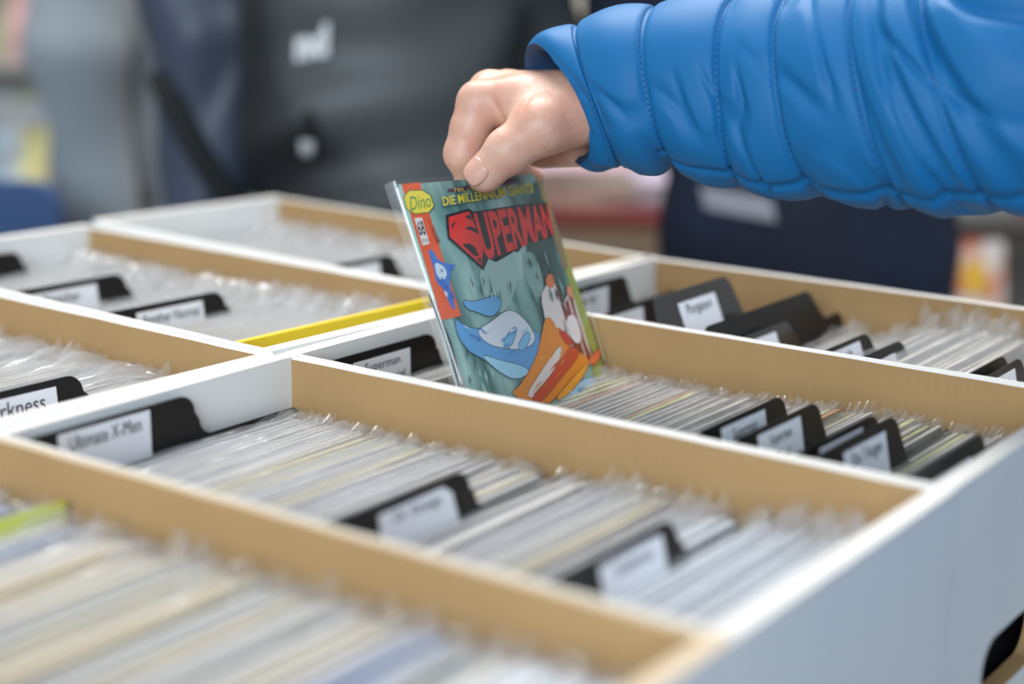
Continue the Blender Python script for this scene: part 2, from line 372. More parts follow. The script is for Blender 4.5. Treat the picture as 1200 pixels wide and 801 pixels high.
def fill(key, xs, lean, spacing, kind, single, tops, skip=(), pale=None):
    """xs: range of the top edges (local x); lean(t), tops(t) = drop below the rim at t in 0..1"""
    x = xs[0]
    while x < xs[1]:
        t = (x - xs[0]) / (xs[1] - xs[0]); th = lean(t); xb = x + CHT * math.sin(th)
        if not any(abs(x - s) < 0.0032 for s in skip):
            dz = (BH - 0.006 - tops(t)) - CHT * math.cos(th) + random.uniform(-0.0018, 0.0018)
            put_comic(key, xb, th, max(dz, -0.001), kind(t) if callable(kind) else kind, single, random.uniform(-0.003, 0.003), pale is not None and t > pale, x)
        x += spacing * random.uniform(0.8, 1.2)

# ------------------------------------------------------------------ black divider cards
def divider_outline(W, hl, ht, tab):
    pts = [(0, 0), (W, 0), (W, hl - 0.002), (W - 0.003, hl)]
    for i in range(7):          # foot of the tab: hollow curve
        a = -math.pi / 2 - (math.pi / 2) * i / 6; pts.append((tab + 0.016 + 0.009 * math.cos(a), hl + 0.009 + 0.009 * math.sin(a)))
    for i in range(7):          # shoulder of the tab
        a = (math.pi / 2) * i / 6; pts.append((tab - 0.006 + 0.010 * math.cos(a), ht - 0.010 + 0.010 * math.sin(a)))
    for i in range(5):
        a = math.pi / 2 + (math.pi / 2) * i / 4; pts.append((0.010 + 0.008 * math.cos(a), ht - 0.008 + 0.008 * math.sin(a)))
    pts += [(0.002, hl), (0, hl - 0.003)]
    return pts
def prism(pts, t):
    n = len(pts); v = [(t / 2, y, z) for y, z in pts] + [(-t / 2, y, z) for y, z in pts]
    return v, [tuple(range(n)), tuple(range(2 * n - 1, n - 1, -1))] + [(i, n + i, n + (i + 1) % n, (i + 1) % n) for i in range(n)]
LEAN = {}
def divider(key, xtop, ztop, tab, label, words=(), lab=(0.028, 0.080, 0.027), drop=0.004, lean=None, tab_h=0.0215, peel=None, tiltx=0.0, wide=None, plastic='black'):
    """xtop: world x of the tab's top edge; ztop: height against the rim"""
    Mx, L, W = box_matrix(key); WD = wide or (W - 2 * T_SIDE - 0.004)
    th = lean; xl = xtop - BX[key][0].location.x
    hgt = (BH + ztop - 0.006) / math.cos(th); xb = xl + hgt * math.sin(th)
    o = empty('divider_card'); o.matrix_world = Mx @ Matrix.Translation((xb, -WD / 2, 0.006)) @ Matrix.Rotation(-th, 4, 'Y') @ Matrix.Rotation(tiltx, 4, 'X')
    tag(o, label, 'divider card', 'black divider cards in the comic boxes')
    v, f = prism(divider_outline(WD, hgt - tab_h, hgt, tab), 0.0009); link('card', pyd('card', v, f), M[plastic], o)
    y0, y1, lh = lab; z1 = hgt - drop; z0 = z1 - lh; x = 0.00075
    if lh > 0:
        pts = [(y0, z0), (y1, z0), (y1, z1), (y0, z1)] if not peel else [(y0 + 0.001, z0), (y1 - 0.012, z0), (y1 + 0.003, z0 + 0.011), (y1 - 0.001, z1 - 0.004), (y1 - 0.007, z1), (y0, z1 - 0.001)]
        v, f = prism(pts, 0.00025); pl = link('paper_label', pyd('paper_label', [(a + x, b, c) for a, b, c in v], f), M['paper'], o)
        n = len(words)
        for i, (wd, frac, hh) in enumerate(words):
            zc = z1 - 0.0022 - sum(q[2] + 0.0025 for q in words[:i]) - hh; wd_ = (y1 - y0) * frac; yc = (y0 + y1) / 2 - wd_ / 2
            text_obj('lettering', wd, lambda a, b, yc=yc, zc=zc, wd_=wd_, hh=hh: (x + 0.0004, yc + a * wd_, zc + b * hh), M['ink'], pl)
    return xl
dv = {k: [] for k in BX}
A = R
dv['C'] += [divider('C', -0.6165, -0.0035, 0.107, 'black divider card lying against the white end wall, label underlined, left of middle box', (('Ultimate X-Men', 0.78, 0.0072),), (0.022, 0.080, 0.024), lean=A(1.5), drop=0.002, tab_h=0.0235),
            divider('C', -0.438, -0.008, 0.105, 'black divider card with peeling white label in the centre of the middle box', (('Dr. Strange', 0.62, 0.006),), (0.044, 0.096, 0.032), lean=A(7), peel=True),
            divider('C', -0.331, -0.009, 0.107, 'black divider card with blurred label nearest the photo bottom, right in middle box', (('Transformers', 0.62, 0.005),), (0.050, 0.098, 0.034), lean=A(14))]
dv['S'] += [divider('S', -0.6195, -0.008, 0.112, 'black divider card with two line label left of the colourful comic', (('Superman', 0.62, 0.0068), ('Dino Special', 0.78, 0.0068)), (0.038, 0.090, 0.031), lean=A(2), drop=0.005),
            divider('S', -0.3735, -0.002, 0.094, 'black divider card with one word label, first right of the colourful comic', (('Superman', 0.55, 0.0075),), (0.028, 0.074, 0.032), lean=A(10), drop=0.003, tab_h=0.028),
            divider('S', -0.3535, -0.002, 0.094, 'black divider card with two line label, second right of the colourful comic', (('Superman', 0.5, 0.0068), ('Titel', 0.32, 0.0068)), (0.028, 0.074, 0.034), lean=A(10.5), drop=0.003, tab_h=0.028),
            divider('S', -0.3215, -0.003, 0.095, 'black divider card with narrow hidden label, third right of the colourful comic', (('Supergirl', 0.45, 0.005),), (0.030, 0.078, 0.030), lean=A(11.5), drop=0.003, tab_h=0.028),
            divider('S', -0.3115, -0.002, 0.096, 'black divider card with large one line label, fourth right of the colourful comic', (('Die 7 Augen', 0.72, 0.0085),), (0.034, 0.082, 0.036), lean=A(11.5), drop=0.005, tab_h=0.028),
            divider('S', -0.2660, -0.003, 0.096, 'black divider card with blank looking label by the right end wall', (('Wonder', 0.35, 0.005),), (0.032, 0.080, 0.030), lean=A(4), drop=0.008, tab_h=0.028)]
dv['T'] += [divider('T', -0.604, 0.000, 0.115, 'black divider card with label at the white end wall of the back right box', (('Starburst', 0.62, 0.006),), (0.012, 0.092, 0.030), lean=A(2), drop=0.004),
            divider('T', -0.572, -0.010, 0.105, 'low black divider card with half hidden label, second in the back right box', (('Spawn', 0.4, 0.005),), (0.015, 0.085, 0.028), lean=A(9), drop=0.003),
            divider('T', -0.517, 0.013, 0.100, 'shiny black divider card pulled up high, reflecting light, in the back right box', (('Purgatori', 0.66, 0.0085),), (0.030, 0.078, 0.036), lean=A(23), drop=0.008, tab_h=0.034, plastic='gloss'),
            divider('T', -0.480, 0.000, 0.150, 'bare black divider card without label behind the raised shiny one', (), (0, 0, 0), lean=A(20.5)),
            divider('T', -0.467, -0.009, 0.092, 'shiny low divider card with white label, right of the raised shiny one', (('Razor', 0.4, 0.005),), (0.020, 0.072, 0.028), lean=A(21), drop=0.004, plastic='gloss'),
            divider('T', -0.412, -0.009, 0.092, 'black divider card with bluish label left of the crumpled sleeves', (('Tomb', 0.4, 0.005),), (0.030, 0.078, 0.028), lean=A(20), drop=0.003),
            divider('T', -0.387, -0.009, 0.086, 'black divider card with dark rim directly before the crumpled sleeves', (('Witch', 0.4, 0.005),), (0.030, 0.072, 0.028), lean=A(20), drop=0.006),
            divider('T', -0.3225, -0.009, 0.088, 'black divider card mostly hidden near the right photo edge', (), (0.02, 0.06, 0.026), lean=A(13.5), drop=0.010),
            divider('T', -0.3125, -0.009, 0.088, 'black divider card with tilted label at the right photo edge', (('Bullet', 0.5, 0.007),), (0.030, 0.075, 0.028), lean=A(12), drop=0.004)]
dv['LM'] += [divider('LM', -1.0315, -0.008, 0.108, 'black divider card cut off by the left photo edge, against white end wall', (), (0.03, 0.08, 0.028), lean=A(1.5)),
             divider('LM', -0.907, -0.008, 0.106, 'black divider card with wide blurred label, left in the yellow comic box', (('Preacher', 0.5, 0.007),), (0.024, 0.084, 0.030), lean=A(8)),
             divider('LM', -0.810, -0.008, 0.112, 'black divider card with framed label, right in the yellow comic box', (('Another Normal', 0.86, 0.007),), (0.040, 0.096, 0.016), lean=A(10), drop=0.004)]
dv['LN'] += [divider('LN', -0.708, -0.008, 0.110, 'black divider card with curled label at the left photo edge', (('Darkness', 0.72, 0.0085),), (0.038, 0.096, 0.034), lean=A(6), drop=0.004)]
dv['LF'] += [divider('LF', -0.800, -0.006, 0.080, 'grey looking divider card almost buried in crumpled clear sleeves', (), (0.02, 0.065, 0.030), lean=A(10), drop=0.004)]

# fill the boxes
bell = lambda t, a0, a1, a2, tm: A(a0 + (a1 - a0) * t / tm if t < tm else a1 + (a2 - a1) * (t - tm) / (1 - tm))
fill('C', (-0.3780, -0.0220), lambda t: bell(t, 2, 9, 2, 0.55), 0.0046, lambda t: 'wild' if t > 0.86 else 'rough' if t > 0.6 else 'calm', True, lambda t: 0.033 - 0.005 * t, dv['C'], 0.76)
fill('S', (-0.3180, -0.0190), lambda t: bell(t, 9, 11, 1.5, 0.4), 0.0046, 'calm', True, lambda t: 0.044 - 0.016 * min(1, t * 1.6), dv['S'])
fill('S', (-0.3760, -0.3580), lambda t: A(3), 0.0046, 'calm', True, lambda t: 0.046, dv['S'])
fill('N', (-0.3760, -0.0220), lambda t: bell(t, 4, 12, 2, 0.5), 0.0088, 'rough', True, lambda t: 0.027 - 0.004 * t, dv['N'], 0.84)
fill('LN', (-0.3000, -0.0200), lambda t: bell(t, 5, 6, 2, 0.5), 0.0049, 'rough', True, lambda t: 0.028, dv['LN'])
fill('LM', (-0.4080, -0.0560), lambda t: bell(t, 3, 8, 3, 0.5), 0.0054, 'wild', False, lambda t: 0.036 - 0.014 * t, dv['LM'])
fill('LF', (-0.4080, -0.0200), lambda t: bell(t, 3, 8, 2, 0.5), 0.0056, 'wild', False, lambda t: 0.036 - 0.008 * t, dv['LF'])
fill('T', (-0.3760, -0.3050), lambda t: A(3 + 12 * t), 0.0062, 'rough', False, lambda t: 0.034, dv['T'])
fill('T', (-0.2650, -0.0200), lambda t: bell(t, 18, 16, 1.5, 0.3), 0.0058, lambda t: 'wild' if 0.35 < t < 0.75 else 'rough', False, lambda t: 0.032 if t > 0.70 or t < 0.42 else 0.018, dv['T'])
# the joined remainder
mv, mf, mm = [], [], []; sv, sf = [], []
for key, T, kind, k in MERGE:
    b = len(mv); th = 0.0016
    for x, y, z in [(sx * th, sy * CW / 2, z) for z in (0, CHT) for sx, sy in ((-1, -1), (1, -1), (1, 1), (-1, 1))]: mv.append(T @ Vector((x, y, z)))
    for q in ((0, 1, 5, 4), (2, 3, 7, 6), (4, 5, 6, 7)): mf.append(tuple(b + i for i in q)); mm.append(5)
    c = random.randrange(5)
    for q in ((1, 2, 6, 5), (3, 0, 4, 7)): mf.append(tuple(b + i for i in q)); mm.append(c)
    b = len(sv); me = sleeve_mesh(kind, k)
    sv += [T @ p.co for p in me.vertices]; sf += [tuple(b + i for i in p.vertices) for p in me.polygons]
flat = [mat('far_cover_%d' % i, c, 0.6) for i, c in enumerate([(0.52, 0.51, 0.49), (0.42, 0.41, 0.40), (0.54, 0.50, 0.42), (0.30, 0.29, 0.28), (0.46, 0.46, 0.48)])] + [M['pages']]
me = pyd('bagged_comics', mv, mf)
for m_ in flat: me.materials.append(m_)
me.polygons.foreach_set('material_index', mm)
so = link('bagged_comics', me); tag(so, 'tightly packed bagged comics filling the three rear boxes', 'comics', kind='stuff')
s2 = link('sleeve', pyd('sleeves', sv, sf, True), M['film'], so); tag(s2, kind='stuff')

# the bright yellow comic at the end of its box
Mx, L, W = box_matrix('LM')
yo = link('comic_book', box_mesh('yellow_comic', (-0.002, -CW / 2, 0), (0.002, CW / 2, 0.2800), 0.0005), mat('yellow_board', (0.80, 0.60, 0.02), 0.5))
yo.matrix_world = Mx @ Matrix.Translation((-0.027, 0.002, 0.006)) @ Matrix.Rotation(A(-4), 4, 'Y'); tag(yo, 'bright yellow comic standing last in its box, left of the colourful comic', 'comic')
ys = link('sleeve', sleeve_mesh('calm', 0), parent=yo)
# tag with lime strip in the nearest box
Mx, L, W = box_matrix('N')
lt = empty('price_tag_card'); lt.matrix_world = Mx @ Matrix.Translation((-0.292, 0.010, 0.006)) @ Matrix.Rotation(A(-8), 4, 'Y'); tag(lt, 'white card with lime green strip, blurred, at the far left of nearest box', 'card')
link('card', box_mesh('card', (-0.0006, -0.03, 0), (0.0006, 0.080, 0.268)), mat('tag_white', (0.75, 0.76, 0.70), 0.6), lt)
link('lime_strip', box_mesh('lime_strip', (0.0007, 0.040, 0.250), (0.0013, 0.081, 0.2685)), mat('lime_paper', (0.58, 0.66, 0.03), 0.6), lt)
for y in (0.016, 0.030): link('printed_dot', tube_mesh('printed_dot', [(0.0007, y, 0.258), (0.0012, y, 0.258)], 0.0032), M['ink'], lt)

# ------------------------------------------------------------------ the comic in the hand
CO = Vector((-0.565, 0.691, RIM + 0.100)); CU = Vector((-0.121, 0.990, -0.066)).normalized()
CN = CU.cross(Vector((-0.414, 0.010, 0.910))).normalized(); CWv = CN.cross(CU)
def cov(px, py):                # cover coordinates (across, down) of a spot of the print
    d = ray(px, py); t = (CO - CAM).dot(CN) / d.dot(CN); p = CAM + d * t - CO
    return p.dot(CU), -p.dot(CWv)
cb = empty('comic_book'); cb.matrix_world = Matrix(((CN.x, CU.x, CWv.x, CO.x), (CN.y, CU.y, CWv.y, CO.y), (CN.z, CU.z, CWv.z, CO.z), (0, 0, 0, 1)))
tag(cb, 'colourful teal comic with red title being pulled up by the hand', 'comic')
def bend(u, off):               # the right margin curls slightly back
    k = max(0.0, (u - 0.120) / 0.048); return off - 0.0035 * k * k
HC = 0.260
def sheet(name, u0, u1, v0, v1, off, material, parent, nu=14, nv=6):
    vv = [(bend(u0 + (u1 - u0) * i / nu, off), u0 + (u1 - u0) * i / nu, -(v0 + (v1 - v0) * j / nv)) for j in range(nv + 1) for i in range(nu + 1)]
    ff = [(j * (nu + 1) + i, (j + 1) * (nu + 1) + i, (j + 1) * (nu + 1) + i + 1, j * (nu + 1) + i + 1) for j in range(nv) for i in range(nu)]
    return link(name, pyd(name, vv, ff, True), material, parent)
def solid_sheet(name, u0, u1, v0, v1, o0, o1, material, parent):
    nu = 14; v = []; f = []
    for i in range(nu + 1):
        u = u0 + (u1 - u0) * i / nu
        v += [(bend(u, o), u, -z) for o, z in ((o1, v0), (o1, v1), (o0, v1), (o0, v0))]
    for i in range(nu):
        for k in range(4): f.append((4 * i + k, 4 * i + (k + 1) % 4, 4 * i + 4 + (k + 1) % 4, 4 * i + 4 + k))
    f += [(3, 2, 1, 0), (4 * nu, 4 * nu + 1, 4 * nu + 2, 4 * nu + 3)]
    return link(name, pyd(name, v, f), material, parent)
solid_sheet('page_block', 0.006, 0.1645, 0.0020, HC, -0.0040, -0.0006, M['pages'], cb)
teal = bpy.data.materials.new('cover_backdrop'); teal.use_nodes = True; nt = teal.node_tree; b = nt.nodes['Principled BSDF']; b.inputs['Roughness'].default_value = 0.32
tc = nt.nodes.new('ShaderNodeTexCoord'); mp = nt.nodes.new('ShaderNodeMapping'); mp.inputs['Scale'].default_value = (1, 46, 13); mp.inputs['Rotation'].default_value = (0.22, 0, 0)
nz = nt.nodes.new('ShaderNodeTexNoise'); nz.inputs['Scale'].default_value = 1.0; nz.inputs['Detail'].default_value = 3; nz.inputs['Distortion'].default_value = 0.7
rp = nt.nodes.new('ShaderNodeValToRGB'); cr = rp.color_ramp
for e, (p, c) in zip([cr.elements[0], cr.elements.new(0.44), cr.elements.new(0.56), cr.elements[-1]], ((0.28, (0.015, 0.05, 0.055)), (0.42, (0.09, 0.24, 0.23)), (0.56, (0.22, 0.42, 0.40)), (0.72, (0.42, 0.62, 0.60)))):
    e.position = p; e.color = (*c, 1)
nt.links.new(tc.outputs['Object'], mp.inputs[0]); nt.links.new(mp.outputs[0], nz.inputs['Vector']); nt.links.new(nz.outputs[0], rp.inputs[0]); nt.links.new(rp.outputs[0], b.inputs['Base Color'])
cover = sheet('cover', 0.0035, 0.165, 0.0015, HC, 0.0, teal, cb)
PM = {}
def pm(col, rough=0.35):
    if col not in PM: PM[col] = mat('print_%d' % len(PM), col, rough)
    return PM[col]
layer = [0.00012]
def patch(name, pts, col, smooth_it=0, grow=0.0):
    """flat print on the cover; pts in picture positions of the photograph"""
    uv = [cov(*p) for p in pts]
    for _ in range(smooth_it):
        q = []
        for i in range(len(uv)):
            a, b_ = uv[i], uv[(i + 1) % len(uv)]; q += [(a[0] * .75 + b_[0] * .25, a[1] * .75 + b_[1] * .25), (a[0] * .25 + b_[0] * .75, a[1] * .25 + b_[1] * .75)]
        uv = q
    if grow:
        n_ = len(uv); ar = sum(uv[i][0] * uv[(i + 1) % n_][1] - uv[(i + 1) % n_][0] * uv[i][1] for i in range(n_)); sg = 1 if ar > 0 else -1; q = []
        for i in range(n_):
            dx, dy = uv[(i + 1) % n_][0] - uv[i - 1][0], uv[(i + 1) % n_][1] - uv[i - 1][1]; l_ = math.hypot(dx, dy) + 1e-9; q.append((uv[i][0] + sg * dy / l_ * grow, uv[i][1] - sg * dx / l_ * grow))
        uv = q
    bm = bmesh.new(); vs_ = [bm.verts.new((0, u, -v)) for u, v in uv]; bm.faces.new(vs_)
    bmesh.ops.triangulate(bm, faces=bm.faces[:])
    bmesh.ops.subdivide_edges(bm, edges=bm.edges[:], cuts=1)
    bmesh.ops.triangulate(bm, faces=bm.faces[:])
    for v in bm.verts: v.co.x = bend(v.co.y, layer[0])
    me = bpy.data.meshes.new(name)
    bm.normal_update()
    for f in bm.faces:
        if f.normal.x < 0: f.normal_flip()
    bm.to_mesh(me); bm.free(); layer[0] += 0.00001
    return link(name, me, pm(col), cover)
def quadmap(tl, tr, br, bl, off=0.0):
    a, b_, c, d = [Vector(cov(*p)) for p in (tl, tr, br, bl)]
    def fn(x, y):
        p = (d * (1 - x) + c * x) * (1 - y) + (a * (1 - x) + b_ * x) * y
        return (bend(p.x, layer[0] + off), p.x, -p.y)
    return fn
def words(name, body, quad, col, offset=0.0, shear=0.0):
    text_obj(name, body, quadmap(*quad), pm(col), cover, offset, shear); layer[0] += 0.00001
K = (0.012, 0.016, 0.022)
# backdrop rocks, spine strip, orange column
patch('rock_print', [(628, 212), (640, 208), (652, 240), (655, 300), (690, 400), (682, 440), (640, 340), (618, 300), (612, 262)], (0.03, 0.09, 0.09))
patch('rock_print', [(560, 305), (600, 296), (608, 330), (590, 372), (566, 350)], (0.34, 0.53, 0.50), 2)
patch('rock_print', [(607, 300), (627, 292), (640, 345), (625, 350)], (0.24, 0.42, 0.40), 2)
patch('olive_border', [(640, 205), (634, 203), (668, 318), (690, 396), (703, 470), (722, 480), (723, 455), (700, 380), (680, 320)], (0.30, 0.36, 0.07))
patch('brown_border', [(633, 203), (641, 204), (662, 268), (672, 312), (664, 314), (648, 262)], (0.24, 0.19, 0.11))
patch('spine_strip', [(466, 216), (470, 216), (488, 275), (517, 375), (545, 462), (540, 466)], (0.36, 0.66, 0.58))
patch('spine_art', [(500, 338), (505, 342), (523, 390), (544, 462), (538, 466)], (0.66, 0.74, 0.70))
for d0, d1 in ((0, 0), (5, 3)): patch('spine_line', [(502 + d0, 345 + d0), (503.5 + d0, 345 + d0), (526 + d1, 402), (541 + d1, 462), (539.5 + d1, 462), (521 + d1, 398)], K)
patch('orange_column', [(470, 216), (491.5, 213.6), (540, 370), (517, 375)], (0.78, 0.13, 0.045))
# publisher badge
patch('badge', [(470.5, 223), (502.5, 222), (511.5, 248.5), (477, 252.5)], (0.02, 0.12, 0.05), 1)
patch('badge', [(471.5, 224), (501.5, 223), (510, 247.5), (478, 251.3)], (0.82, 0.72, 0.08), 1)
words('lettering', 'Dino', ((478, 231), (502, 227), (506, 242), (481, 247)), (0.02, 0.25, 0.09), 0.0, 0.25)
patch('issue_box', [(485, 255.6), (494, 255), (503, 285.5), (495, 287.8)], (0.80, 0.80, 0.78))
words('lettering', '68', ((487, 259), (494.5, 258.2), (499.5, 275), (491.5, 276.5)), K, 0.02)
words('lettering', 'DM 5,90', ((493.5, 280), (500, 279), (501.5, 284.5), (495.5, 286)), K)
words('lettering', 'Ab in die Zukunft', ((500, 256), (503.5, 255), (516, 284), (511, 286)), (0.25, 0.03, 0.02))
patch('column_splash', [(500, 291), (508, 294), (512, 304), (524, 310), (535, 309), (528, 318), (526, 330), (531, 352), (534, 364), (528, 360), (519, 338), (510, 330), (508, 312)], (0.06, 0.20, 0.60), 2)
patch('column_splash', [(508, 306), (520, 312), (524, 322), (518, 330), (511, 322)], (0.62, 0.76, 0.85), 2)
# headline
patch('banner', [(524, 221.5), (606, 208), (604, 213), (612, 213), (556, 223), (524, 225)], (0.05, 0.02, 0.09))
words('lettering', 'TEIL DER', ((531, 221), (560, 218.5), (560, 222.8), (531, 224.6)), (0.75, 0.62, 0.05))
patch('banner', [(517, 233), (624, 216), (627, 226), (518, 243)], (0.05, 0.16, 0.16))
words('lettering', 'DIE MILLENNIUM GIANTS!', ((517.5, 231), (626, 213.5), (628.5, 225), (519, 241.5)), (0.82, 0.70, 0.03), 0.012)
# title lettering with dark rim
patch('title_rim', [(522, 252), (549, 244.5), (554, 248), (600, 241), (646, 234), (654, 270), (651, 276), (640, 280), (622, 283), (613, 287), (606, 296), (598, 292), (590, 302), (582, 300), (580, 307), (572, 303), (566, 317), (524, 279)], K)
patch('title_shield', [(525, 254.5), (549, 247.5), (566, 287), (564, 311), (526.5, 277.5)], (0.75, 0.035, 0.03))
for q in ([(528.5, 264), (534, 257.5), (532, 263), (529, 268)], [(544, 253.5), (550, 251.5), (553, 259)], [(543, 267.5), (551, 265.2), (560, 269.5), (562, 275.5), (553, 270.5)], [(541, 286.5), (549, 285), (556, 289.5), (561, 300), (555, 300), (548, 293)], [(558, 303), (563, 302), (563.5, 309)]):
    patch('title_counter', q, K)
words('lettering', 'UPERMAN', ((554, 250), (648, 236.5), (653, 274), (569, 306)), (0.75, 0.035, 0.03), 0.03)
# cover picture: a wave meeting a flame
_patch = patch
def patch(name, pts, col, smooth_it=0, grow=0.0):
    if name in ('wave_print', 'flame_print', 'column_splash'): _patch('ink_line', pts, (0.22, 0.03, 0.015) if name == 'flame_print' else K, smooth_it, 0.0004)
    return _patch(name, pts, col, smooth_it, grow)
patch('wave_print', [(533, 372), (540, 380), (556, 386), (575, 384), (592, 388), (606, 398), (628, 384), (634, 404), (618, 440), (600, 443), (580, 432), (566, 420), (548, 412), (534, 390)], (0.10, 0.36, 0.70), 2)
patch('wave_print', [(541, 351), (552, 354), (568, 350), (580, 345), (588, 354), (584, 364), (575, 372), (560, 366), (546, 362)], (0.12, 0.40, 0.72), 2)
patch('wave_print', [(556, 388), (574, 378), (594, 362), (608, 368), (622, 384), (628, 400), (612, 410), (590, 408), (572, 404)], (0.68, 0.76, 0.84), 2)
patch('wave_print', [(586, 405), (600, 384), (606, 384), (598, 408)], (0.20, 0.52, 0.82), 1)
patch('wave_print', [(604, 408), (616, 388), (622, 392), (614, 412)], (0.20, 0.52, 0.82), 1)
patch('wave_print', [(560, 414), (584, 422), (610, 428), (622, 436), (604, 446), (584, 436)], (0.34, 0.66, 0.86), 2)
patch('wave_print', [(650, 470), (668, 455), (690, 440), (706, 446), (714, 462), (720, 474), (704, 482), (680, 476)], (0.32, 0.60, 0.84), 2)
patch('wave_print', [(672, 458), (690, 452), (700, 470), (690, 474)], (0.10, 0.32, 0.64), 2)
patch('flame_print', [(632, 346), (640, 334), (643, 322), (650, 326), (648, 338), (652, 352), (664, 356), (668, 340), (674, 338), (676, 360), (684, 384), (694, 416), (702, 412), (710, 404), (712, 410), (698, 424), (680, 426), (660, 402), (640, 384)], (0.74, 0.68, 0.68), 1)
patch('flame_print', [(638, 332), (641, 321), (649, 321), (650, 333), (644, 338)], (0.70, 0.20, 0.07), 2)
patch('flame_print', [(665, 342), (668, 331), (674, 337), (674, 350)], (0.72, 0.28, 0.16), 2)
patch('flame_print', [(595, 464), (612, 448), (628, 418), (634, 392), (638, 372), (646, 374), (650, 386), (656, 384), (664, 400), (672, 412), (684, 414), (694, 424), (682, 434), (664, 448), (650, 466), (640, 474)], (0.80, 0.26, 0.02), 1)
patch('flame_print', [(616, 462), (630, 440), (650, 410), (658, 404), (654, 424), (634, 456), (622, 468)], (0.76, 0.70, 0.66), 1)
patch('flame_print', [(620, 468), (640, 446), (658, 420), (668, 404), (680, 412), (672, 424), (654, 446), (640, 464), (630, 472)], (0.62, 0.06, 0.02), 1)
patch('flame_print', [(648, 470), (664, 450), (684, 428), (692, 424), (682, 442), (664, 464)], (0.84, 0.36, 0.03), 1)
patch('flame_print', [(652, 386), (664, 390), (672, 404), (662, 404)], (0.62, 0.05, 0.02), 1)
patch('flame_print', [(692, 418), (700, 414), (711, 402), (713, 410), (704, 422), (694, 428)], (0.80, 0.16, 0.04), 1)
patch('flame_print', [(662, 372), (676, 366), (684, 396), (676, 404), (666, 392)], (0.80, 0.76, 0.78), 1)
for p0, p1, p2 in (((549, 321), (553, 334), (551, 345)), ((541, 400), (546, 412), (545, 425)), ((553, 410), (556, 425), (553, 440)), ((571, 320), (575, 340), (572, 352)), ((640, 286), (646, 306), (650, 318)), ((630, 292), (634, 310), (640, 326))):
    patch('ink_line', [p0, (p1[0] + .5, p1[1]), p2, (p1[0] - .9, p1[1])], (0.02, 0.06, 0.065))
rk_ = random.Random(12)
def strokes(n, box, dirv, cols, ln):
    for _ in range(n):
        x, y = rk_.uniform(box[0], box[2]), rk_.uniform(box[1], box[3]); l = ln * rk_.uniform(0.6, 1.3); dx, dy = dirv[0] * l, dirv[1] * l; w_ = rk_.uniform(0.7, 1.8); c = rk_.uniform(-2, 2)
        _patch('brush_stroke', [(x, y), (x + dx * .5 + c - dirv[1] * w_, y + dy * .5 + dirv[0] * w_), (x + dx, y + dy), (x + dx * .5 + c + dirv[1] * w_, y + dy * .5 - dirv[0] * w_)], rk_.choice(cols))
strokes(9, (566, 388, 612, 420), (0.75, -0.6), [(0.10, 0.34, 0.68), (0.72, 0.80, 0.88), (0.20, 0.52, 0.82)], 13)
strokes(6, (540, 380, 566, 398), (0.8, 0.5), [(0.60, 0.76, 0.88), (0.05, 0.20, 0.50)], 12)
strokes(10, (618, 420, 668, 462), (0.62, -0.75), [(0.80, 0.30, 0.03), (0.42, 0.02, 0.01), (0.86, 0.46, 0.06), (0.70, 0.10, 0.02)], 16)
strokes(6, (660, 450, 708, 472), (0.8, 0.4), [(0.12, 0.36, 0.66), (0.50, 0.74, 0.90)], 12)
strokes(8, (548, 318, 600, 345), (0.15, 0.95), [(0.10, 0.26, 0.25), (0.40, 0.60, 0.57), (0.05, 0.14, 0.14)], 16)
strokes(10, (608, 290, 660, 345), (0.3, 0.95), [(0.02, 0.07, 0.07), (0.22, 0.40, 0.38), (0.08, 0.20, 0.20)], 20)
strokes(8, (545, 405, 580, 455), (0.2, 0.95), [(0.06, 0.18, 0.18), (0.36, 0.56, 0.52)], 14)
strokes(8, (512, 300, 528, 345), (0.4, 0.85), [(0.60, 0.76, 0.88), (0.04, 0.12, 0.42)], 8)
patch('nail_print', [(690, 330), (692, 336), (716, 420), (712, 420)], (0.62, 0.68, 0.45), 0)
# clear bag round it
bag = sheet('sleeve', -0.0005, 0.1695, -0.0010, HC + 0.004, 0.0012, M['film_clear'], cb, 22, 10)
rb = random.Random(5)
for v in bag.data.vertices: v.co.x += rb.uniform(-0.0004, 0.0004) + 0.0016 * max(0, (v.co.y - 0.13) / 0.04)
sheet('sleeve', -0.0005, 0.1695, -0.0010, HC + 0.004, -0.0062, M['film_clear'], cb)
v = [(x, y, z) for y in (-0.0005,) for z in (0.001, -0.05, -0.13, -HC) for x in (-0.0062, -0.0028, 0.0012)]
v = [(a, b_ - (0.0016 if i % 3 == 1 else 0), c) for i, (a, b_, c) in enumerate(v)]
link('sleeve_edge', pyd('sleeve_edge', v, [(3 * j + i, 3 * j + i + 1, 3 * j + i + 4, 3 * j + i + 3) for j in range(3) for i in range(2)], True), film('sleeve_edge_film', (0.85, 0.88, 0.9), 0.82, 0.2, 0.4), cb)

# ------------------------------------------------------------------ the reaching person
per = tag(empty('person', (0.09, 0.62, 0)), 'person in blue quilted jacket reaching in from the right, holding the comic', 'person')
def rel(p): return Vector(p) - per.location
H = lambda px, py, d: np.array(rel(at(px, py, d))[:])
